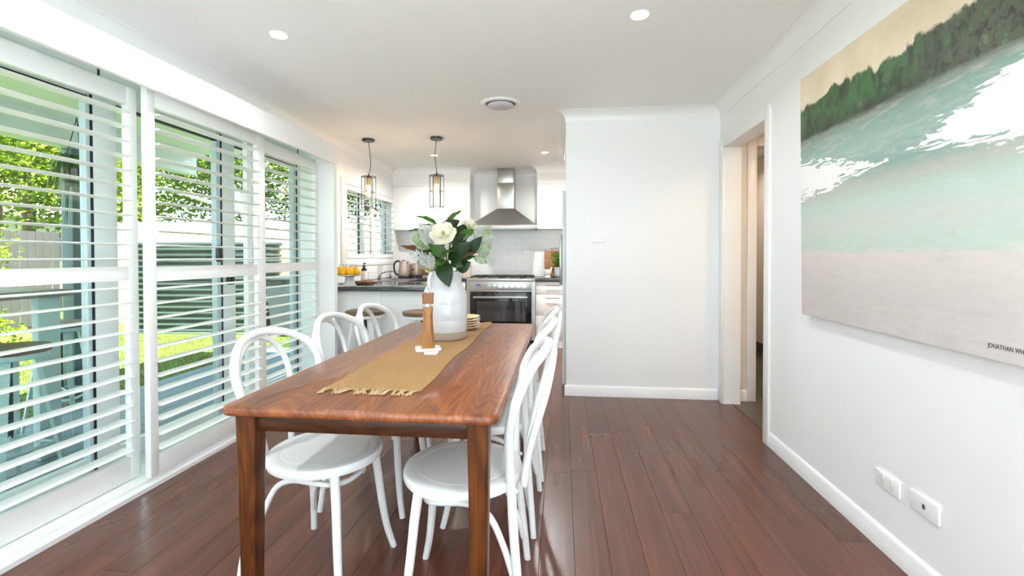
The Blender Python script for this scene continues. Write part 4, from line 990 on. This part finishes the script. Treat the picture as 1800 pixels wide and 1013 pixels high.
obj('glass_bowl', B().lathe([(0, -.06), (.08, -.055), (.13, -.03), (.14, 0), (0, 0)], 28), emis('warm_hall_bowl', (1, .78, .52), 1.5), t)
lamp_disk('hall_lamp', t, (0, 0, -.07), .2, 7.0, (1.0, .74, .48))
t = thing('room_ceiling_light', 'round ceiling light in the room past the hall', 'ceiling light', (1.95, 5.8, H))
obj('glass_bowl', B().lathe([(0, -.06), (.08, -.055), (.13, -.03), (.14, 0), (0, 0)], 28), emis('room_bowl', (1, .86, .66), .8), t)
lamp_disk('room_lamp', t, (0, 0, -.07), .2, 4.0, (1.0, .9, .78))
t = thing('ceiling_vent', 'round white air-conditioning vent in the ceiling', 'air vent', (-.484, 3.70, H))
obj('outer_ring', B().lathe([(.118, -.004), (.125, -.014), (.150, -.012), (.158, -.004), (.158, 0), (.118, 0), (.118, -.004)], 44, cap=False), m_trim, t)
obj('throat', B().lathe([(0, -.002), (.12, -.002), (.12, 0), (0, 0)], 36), m_ventdark, t)
obj('centre_disc', B().lathe([(0, -.024), (.098, -.024), (.106, -.018), (.100, -.010), (0, -.010)], 40), m_vent, t)
def pendant(label, x, y, wob):
    t = thing('pendant_light', label, 'pendant light', (x, y, H), 0, 'caged pendants over the breakfast bar')
    obj('ceiling_canopy', B().lathe([(0, -.024), (.058, -.024), (.061, -.020), (.062, 0), (0, 0)], 32), m_blackmetal, t)
    zt = -.388; zb = -.708; r = .071
    obj('cord', B().tube(spline([(0, 0, -.02)] + [(w_, 0, -.02 - (k + 1) * .0736) for k, w_ in enumerate(wob)] + [(0, 0, zt + .02)], 5), .0035, 7), m_black, t)
    obj('cord_grip', B().tube([(0, 0, zt + .03), (0, 0, zt - .01)], .008, 10), m_blackmetal, t)
    b = B()
    for z in (zt, (zt + zb) / 2, zb): b.tube([(r * math.cos(2 * PI * i / 24), r * math.sin(2 * PI * i / 24), z) for i in range(24)], .0028, 6, 1, True)
    for k in range(6):
        a = k * PI / 3 + .3; b.tube([(r * math.cos(a), r * math.sin(a), zt), (r * math.cos(a), r * math.sin(a), zb)], .0032, 6)
    for k in range(3):
        a = k * PI / 3 + .3; b.tube([(r * math.cos(a), r * math.sin(a), zt), (-r * math.cos(a), -r * math.sin(a), zt)], .0028, 6)
    obj('wire_cage', b, m_blackmetal, t)
    obj('lamp_holder', B().lathe([(0, zt - .085), (.021, zt - .085), (.022, zt - .08), (.021, zt - .012), (.010, zt - .004), (0, zt - .004)], 20), m_brass, t)
    bl = obj('bulb', B().lathe([(.011, zt - .085), (.017, zt - .10), (.019, zt - .12), (.019, zt - .20), (.012, zt - .216), (0, zt - .22)], 20), m_bulbglass, t)
    obj('filament', B().tube(spline([(-.005, 0, zt - .10), (-.006, .004, zt - .19), (.006, .004, zt - .19), (.005, 0, zt - .10)], 5), 0.0065, 8), m_bulb, bl)
    l = bpy.data.lights.new('pendant_lamp', 'POINT'); l.energy = 3.6; l.color = (1, .72, .44); l.shadow_soft_size = .02
    lo = bpy.data.objects.new('pendant_lamp', l); COL.objects.link(lo); lo.parent = t; lo.location = (0, 0, zt - .15)
pendant('black caged pendant light nearer the kitchen window', -1.993, 4.671, (.010, .018, .024, .018))
pendant('black caged pendant light straight above the bouquet', -1.273, 4.682, (-.010, -.018, -.014, -.004))

# ================================================================== OUTSIDE
GZ = -.12
m_deck = plain('blue_grey_deck_paint', (.085, .14, .17), .45, var=.08, scale=4)
dkb = struct('deck', B().box(-4.16, XO, -3.0, 6.2, GZ - .05, GZ - .005), plain('deck_joist_shadow', (.03, .035, .04), .8), 'blue-grey boarded verandah deck outside the shutters', 'deck')
for k in range(12): obj('board', B().bbox(-4.155 + k * .1365, -4.155 + k * .1365 + .131, -3.0, 6.2, GZ - .02, GZ + .02, .003, 1), m_deck, dkb)
def lawnmat():
    x = N('lawn_green'); v = x.coords((1, 1, 1)); f = x.noise(v, 14, 6); g = x.noise(v, 90, 3)
    x.base(x.mix(x.math('ADD', x.math('MULTIPLY', f, .6), x.math('MULTIPLY', g, .4)), (.030, .065, .001), (.085, .135, .002)), .9); x.bump(g, .8, .02); return x.m
m_lawn = lawnmat()
struct('lawn', B().box(-30, -4.16, -2.9, 30, GZ - .3, GZ), m_lawn, 'bright green lawn beyond the deck', 'lawn')
struct('ground', B().box(-40, 12, -26, 40, GZ - .5, GZ - .31), plain('earth', (.12, .09, .06), .9), 'bare earth round the house', 'ground')
random.seed(5); b = B()
for k in range(24000):
    x = random.uniform(-8.5, -4.2); y = random.uniform(2.6, 7.05); h = random.uniform(.012, .032); a = random.uniform(0, PI); dx, dy = math.cos(a) * .005, math.sin(a) * .005; lx, ly = random.uniform(-.02, .02), random.uniform(-.02, .02)
    b.add([(x - dx, y - dy, GZ), (x + dx, y + dy, GZ), (x + lx, y + ly, GZ + h)], [(0, 1, 2)])
tag(obj('grass', b, leafmat('grass_blade', (.045, .085, .001), (.12, .18, .002), None, .8, .3), ang=0), 'short bright green grass blades on the lawn', 'grass', kind='stuff')
struct('added_terrace', B().box(-6, 9, -12, Y0 - .1, GZ - .3, -.03).box(XR + .122, 9, Y0 - .1, 1.75, GZ - .3, -.03), plain('pale_bounce_paving', (.76, .80, .84), .8), 'pale paved terrace out of view, bouncing sun indoors through the added glass doors', 'added_terrace')  # unseen pale ground added to bounce sunlight up to the ceiling
# verandah
struct('roof', B().box(-4.35, XO, -3.0, 5.0, 2.36, 2.46), plain('verandah_lining', (.80, .84, .72), .6), 'pale lined verandah roof above the deck', 'roof')
struct('beam', B().box(-4.33, -4.20, -3.0, 5.0, 2.13, 2.36), plain('grey_green_beam', (.66, .70, .66), .5), 'grey-green verandah edge beam', 'beam')
m_post = plain('teal_grey_post', srgb(72, 96, 98), .45, var=.04)
for yy, lb in ((3.70, 'teal-grey verandah post with a plant hung on it, behind the nearest shutter'), (-.6, 'teal-grey verandah post beside the viewer')):
    t = thing('verandah_post', lb, 'post', (-4.27, yy, GZ)); obj('post_shaft', B().bbox(-.055, .055, -.075, .075, 0, 2.25, .004), m_post, t); obj('post_foot', B().box(-.07, .07, -.09, .09, 0, .04), m_steel, t)
# hanging plant
t = thing('hanging_plant', 'hanging basket with long strappy leaves on the verandah post', 'hanging plant', (-4.0, 3.485, 2.36))
b = B()
for a in range(3): b.tube([(0, 0, -.02), (.09 * math.cos(a * 2.1), .09 * math.sin(a * 2.1), -.46)], .004, 5)
obj('chain', b, m_black, t); obj('basket', B().lathe([(0, -.60), (.07, -.59), (.10, -.50), (.105, -.45), (.095, -.45), (0, -.47)], 20), m_black, t)
m_strap = leafmat('strappy_leaf', srgb(30, 66, 24), srgb(76, 120, 50), None, .4, .2); random.seed(9)
for k in range(44):
    a = random.uniform(0, 2 * PI); R_ = random.uniform(.10, .24); dz = random.uniform(-.55, .16)
    pts = spline([(.03 * math.cos(a), .03 * math.sin(a), -.46), (R_ * .6 * math.cos(a), R_ * .6 * math.sin(a), -.34), (R_ * math.cos(a), R_ * math.sin(a), -.46 + dz)], 4)
    b = B(); sd = Vector((-math.sin(a), math.cos(a), 0)); m_ = len(pts); vv = []
    for i, p in enumerate(pts): w = .016 * (1 - (i / (m_ - 1)) ** 2) + .001; vv += [p - sd * w, p + Vector((0, 0, -.004)), p + sd * w]
    b.add(vv, [(i * 3 + q, i * 3 + q + 1, i * 3 + q + 4, i * 3 + q + 3) for i in range(m_ - 1) for q in range(2)]); obj('leaf', b, m_strap, t, ang=60)
# outdoor bar table and stools
t = thing('outdoor_bar_table', 'grey-topped outdoor bar table on the deck', 'table', (-3.52, 1.95, GZ + .02))
m_otop = plain('grey_outdoor_top', srgb(120, 116, 108), .5); m_oleg = plain('pale_teal_metal', srgb(176, 200, 200), .4, var=.03)
obj('tabletop', B().bbox(-.30, .30, -.95, .82, 1.03, 1.075, .004), m_otop, t)
for sx in (-1, 1):
    for yy in (-.80, .70): obj('leg', B().bbox(sx * .24 - .025, sx * .24 + .025, yy - .065, yy + .065, 0, 1.03, .004), m_oleg, t)
og = 'bar stools on the deck'
so = stool('outdoor bar stool on the deck, nearest the shutters', m_oleg, og, H_=.80); so.location = (-2.98, 2.22, GZ + .02)
dup(so, (-3.72, 3.10, GZ + .02), .4, 'outdoor bar stool at the far end of the deck table, beside the verandah post')
dup(so, (-3.0, 1.55, GZ + .02), .2, 'outdoor bar stool on the deck, cut off by the picture edge')
# fences
m_pal = plain('pale_pine_paling', (.235, .185, .128), .75, var=.12, scale=5); m_palg = plain('shaded_grey_paling', (.05, .048, .043), .8, var=.15, scale=5)  # shade on the grey fence is put into its dark base colour
def fence(label, p0, p1, h, mat_, w=.118, grp=None, face=1):
    p0 = Vector(p0); p1 = Vector(p1); d = p1 - p0; L = d.length; rz = math.atan2(d.y, d.x)
    t = thing('paling_fence', label, 'fence', (p0.x, p0.y, GZ), rz)
    for z in (.35, 1.0, 1.65): obj('rail', B().box(0, L, .02 * face, .06 * face, z, z + .07), mat_, t)
    me = B().bbox(-w / 2 + .006, w / 2 - .006, -.009, .009, 0, h, .003, 1).mesh('paling', 0); k = 0
    while (k + .5) * w < L:
        o = obj('paling', me, mat_, t, ((k + .5) * w, 0.004 * (k % 2), random.uniform(-.012, .012))); k += 1
    return t
fence('sunlit pale pine paling fence behind the water tank', (-9.9, 8.3, 0), (-1.5, 8.3, 0), 1.98, m_pal, .14)
fence('grey paling fence with shade in its dark colour, on the far side of the garden', (-9.95, 2.0, 0), (-9.95, 8.25, 0), 1.80, m_palg, .14)
# rainwater tank
tk = thing('rainwater_tank', 'dark green slimline corrugated rainwater tank in front of the fence', 'water tank', (-6.15, 7.55, GZ), math.radians(4))
n = 28; outl = []
L_, R_ = .93, .33
for i in range(n): a = -PI / 2 + PI * i / (n - 1); outl.append((L_ + R_ * math.cos(a), R_ * math.sin(a)))
for i in range(n): a = PI / 2 + PI * i / (n - 1); outl.append((-L_ + R_ * math.cos(a), R_ * math.sin(a)))
rings = []
nz_ = 15 * 6
for k in range(nz_ + 1):
    z = .04 + 1.46 * k / nz_; o_ = .019 * math.sin(2 * PI * 15 * k / nz_)
    rings.append([(x + o_ * (x - math.copysign(L_, x)) / R_ if abs(x) > L_ else x, y * (1 + o_ / R_) , z) for x, y in outl])
obj('tank_wall', B().loft(rings), plain('dark_green_steel', (.020, .030, .024), .16, var=.04, spec=1.0), tk)
obj('tank_lid', B().slab([(x * 1.015, y * 1.03) for x, y in outl], 1.50, 1.56, .015), plain('dark_grey_green_lid', (.04, .05, .052), .4), tk)
obj('tank_base', B().slab([(x * 1.015, y * 1.03) for x, y in outl], 0, .045, .01), m_steel, tk)
# wheelie bins
m_bin = plain('dark_grey_bin_plastic', (.035, .042, .048), .5)
def wbin(label, x, y, rz):
    t = thing('wheelie_bin', label, 'bin', (x, y, GZ), rz, 'wheelie bins by the fence')
    obj('bin_body', B().loft([[(-.2, -.22, .08), (.2, -.22, .08), (.2, .22, .08), (-.2, .22, .08)], [(-.25, -.29, .92), (.25, -.29, .92), (.25, .29, .92), (-.25, .29, .92)]]), m_bin, t, ang=20)
    obj('bin_lid', B().bbox(-.27, .27, -.32, .31, .92, .985, .02, 2), m_bin, t)
    for s in (-1, 1): obj('wheel', B().tube([(s * .16, .24, .1), (s * .22, .24, .1)], .1, 18), m_black, t)
    obj('handle', B().tube([(-.22, .34, .93), (.22, .34, .93)], .014, 8).box(-.23, -.2, .28, .345, .9, .95).box(.2, .23, .28, .345, .9, .95), m_bin, t)
wbin('dark grey wheelie bin next to the rounded end of the tank', -4.50, 7.35, .0); wbin('dark grey wheelie bin farther along the fence from the tank', -3.88, 7.4, -.05)
# neighbour's house
hs = thing('neighbour_house', 'white neighbouring house with a pale terracotta hip roof', 'house', (-20.5, 13.5, GZ))
obj('house_wall', B().box(-3.5, 2.6, -3.5, 3.5, 0, 2.75), plain('white_render', (.55, .54, .52), .8), hs)
obj('roof', B().loft([[(-4.1, -4.1, 2.7), (3.2, -4.1, 2.7), (3.2, 4.1, 2.7), (-4.1, 4.1, 2.7)], [(-2.0, -.3, 4.6), (1.0, -.3, 4.6), (1.0, .3, 4.6), (-2.0, .3, 4.6)]]), plain('pale_terracotta_tiles', srgb(214, 178, 156), .8, var=.2, scale=9), hs, ang=20)
obj('gutter', B().box(-4.15, 3.3, -4.18, -4.08, 2.62, 2.74).box(3.2, 3.3, -4.18, 4.18, 2.62, 2.74), plain('white_gutter', (.8, .8, .78), .5), hs)
for yy in (-1.6, 1.2):
    w_ = obj('window', B().box(2.6, 2.64, yy - .6, yy + .6, 1.1, 2.2), plain('house_window_frame', (.5, .5, .5), .5), hs); obj('pane', B().box(2.64, 2.65, yy - .52, yy + .52, 1.18, 2.12), plain('dark_window_pane', (.08, .10, .12), .1), w_)
w_ = obj('window', B().box(-.3, .9, -3.54, -3.5, 1.1, 2.2), plain('house_window_frame_side', (.5, .5, .5), .5), hs); obj('pane', B().box(-.2, .8, -3.55, -3.54, 1.18, 2.12), plain('dark_window_pane_side', (.08, .10, .12), .1), w_)
# trees
m_tl = [leafmat('lime_tree_leaf', (.06, .12, .004), (.24, .33, .015), None, .6, .35), leafmat('mid_tree_leaf', (.03, .07, .004), (.14, .22, .012), None, .6, .3), leafmat('deep_tree_leaf', (.016, .042, .004), (.075, .13, .010), None, .6, .25)]
m_bark = plain('pale_gum_bark', srgb(196, 190, 184), .7, var=.12, scale=3); m_barkd = plain('brown_bark', srgb(96, 78, 64), .85, var=.2, scale=4)
def tree(name, label, loc, trunk, clumps, n, leaf, mat_, bark, seed, grp='trees past the fences'):
    rnd = random.Random(seed); t = thing(name, label, 'tree' if 'tree' in name else 'shrub', loc, 0, grp)
    for pts, r0, r1 in trunk:
        q = spline(pts, 5); obj('trunk' if pts is trunk[0][0] else 'branch', B().tube(q, [lerp(r0, r1, i / (len(q) - 1)) for i in range(len(q))], 9), bark, t)
    b = B(); vols = [c[3] ** 3 for c in clumps]; tot = sum(vols)
    for (cx, cy, cz, R_), v in zip(clumps, vols):
        for k in range(int(n * v / tot) + 1):
            d = Vector((rnd.gauss(0, 1), rnd.gauss(0, 1), rnd.gauss(0, .8))).normalized() * R_ * rnd.random() ** .45; p = Vector((cx, cy, cz)) + d
            a = Vector((rnd.uniform(-1, 1), rnd.uniform(-1, 1), rnd.uniform(-.6, .3))).normalized(); s_ = a.orthogonal().normalized(); s_ = (s_ + a.cross(s_) * rnd.uniform(-1, 1)).normalized(); l = leaf * rnd.uniform(.7, 1.3)
            b.add([p, p + a * l * .5 + s_ * l * .32, p + a * l, p + a * l * .5 - s_ * l * .32], [(0, 1, 2, 3)])
    o = obj('crown', b, mat_, t, ang=0); o['kind'] = 'stuff'; return t
tree('gum_tree', 'big leafy tree with a pale leaning trunk above the pine fence', (-8.0, 10.6, GZ), [([(.9, 0, 0), (.7, 0, 1.6), (.25, 0, 2.6), (-.35, 0, 3.7), (-.6, .1, 5.2)], .16, .07), ([(.35, 0, 2.4), (-.4, -.1, 2.6), (-1.6, -.2, 3.0)], .07, .03), ([(.2, 0, 2.7), (.9, .1, 3.6), (1.5, .1, 4.6)], .08, .03)],
     [(-.4, .6, 4.6, 1.7), (-1.8, .4, 3.6, 1.2), (1.2, .5, 4.0, 1.5), (2.4, .5, 3.2, 1.1), (-1.0, .9, 2.5, .9), (.3, .9, 2.9, 1.0), (1.6, .9, 2.5, .9), (-2.6, .6, 2.6, .9)], 15000, .105, m_tl[1], m_bark, 1)
tree('shade_tree', 'dark leafy tree filling the gap beside the kitchen', (-4.6, 11.6, GZ), [([(0, 0, 0), (.1, 0, 2.0), (-.1, 0, 4)], .16, .08)], [(0, 0, 4.2, 1.7), (-1.3, 0, 3.2, 1.1), (1.3, .2, 3.2, 1.3), (.2, -.2, 2.5, .9), (1.2, 0, 2.2, .7)], 10000, .11, m_tl[2], m_barkd, 2)
tree('lime_tree', 'lime-green tree above the neighbouring house roof', (-15.2, 11.0, GZ), [([(0, 0, 0), (.1, 0, 2.4), (0, 0, 4.6)], .2, .09)], [(0, 0, 5.4, 1.9), (-1.9, .4, 4.8, 1.4), (1.8, -.2, 4.8, 1.6), (3.0, .2, 3.6, 1.3), (1.4, .1, 3.3, 1.0), (3.6, .6, 2.6, 1.0)], 14000, .14, m_tl[0], m_barkd, 3)
tree('lime_tree', 'bright tree seen past the hanging basket, behind the grey fence', (-12.2, 9.6, GZ), [([(0, 0, 0), (-.1, 0, 2.0), (.1, 0, 4.2)], .16, .07)], [(0, 0, 4.4, 1.4), (-1.2, -.2, 3.6, 1.1), (1.1, .1, 3.5, 1.2), (.2, .2, 2.7, 1.0), (1.7, .3, 2.5, .8)], 11000, .115, m_tl[0], m_barkd, 4)
tree('backdrop_tree', 'tall dark tree at the very back of the garden view', (-20.5, 20.0, GZ), [([(0, 0, 0), (.1, 0, 4), (0, 0, 7)], .3, .12)], [(0, 0, 7.0, 3.0), (3.5, 0, 5.6, 2.5), (6.5, 0, 6.4, 2.7), (-3.4, 0, 5.8, 2.6)], 9000, .25, m_tl[2], m_barkd, 6)
tree('young_tree', 'slender young tree with airy lime leaves inside the garden', (-7.6, 5.0, GZ), [([(0, 0, 0), (.02, 0, .8), (0, 0, 1.6)], .03, .012), ([(0, 0, .9), (.3, .1, 1.2), (.5, .1, 1.35)], .014, .006), ([(0, 0, 1.1), (-.3, .1, 1.35), (-.6, .1, 1.5)], .014, .006)],
     [(0, 0, 1.62, .42), (.45, .1, 1.42, .34), (-.5, .1, 1.5, .36), (.1, .1, 1.25, .26)], 900, .075, m_tl[0], m_barkd, 7, 'plants inside the garden')
tree('garden_shrub', 'low bright shrub by the grey fence, below the slender tree', (-6.6, 4.55, GZ), [([(0, 0, 0), (.02, 0, .3), (0, 0, .5)], .02, .01)], [(0, 0, .52, .30), (.25, .1, .42, .24), (-.25, 0, .40, .22)], 700, .06, m_tl[0], m_barkd, 8, 'plants inside the garden')
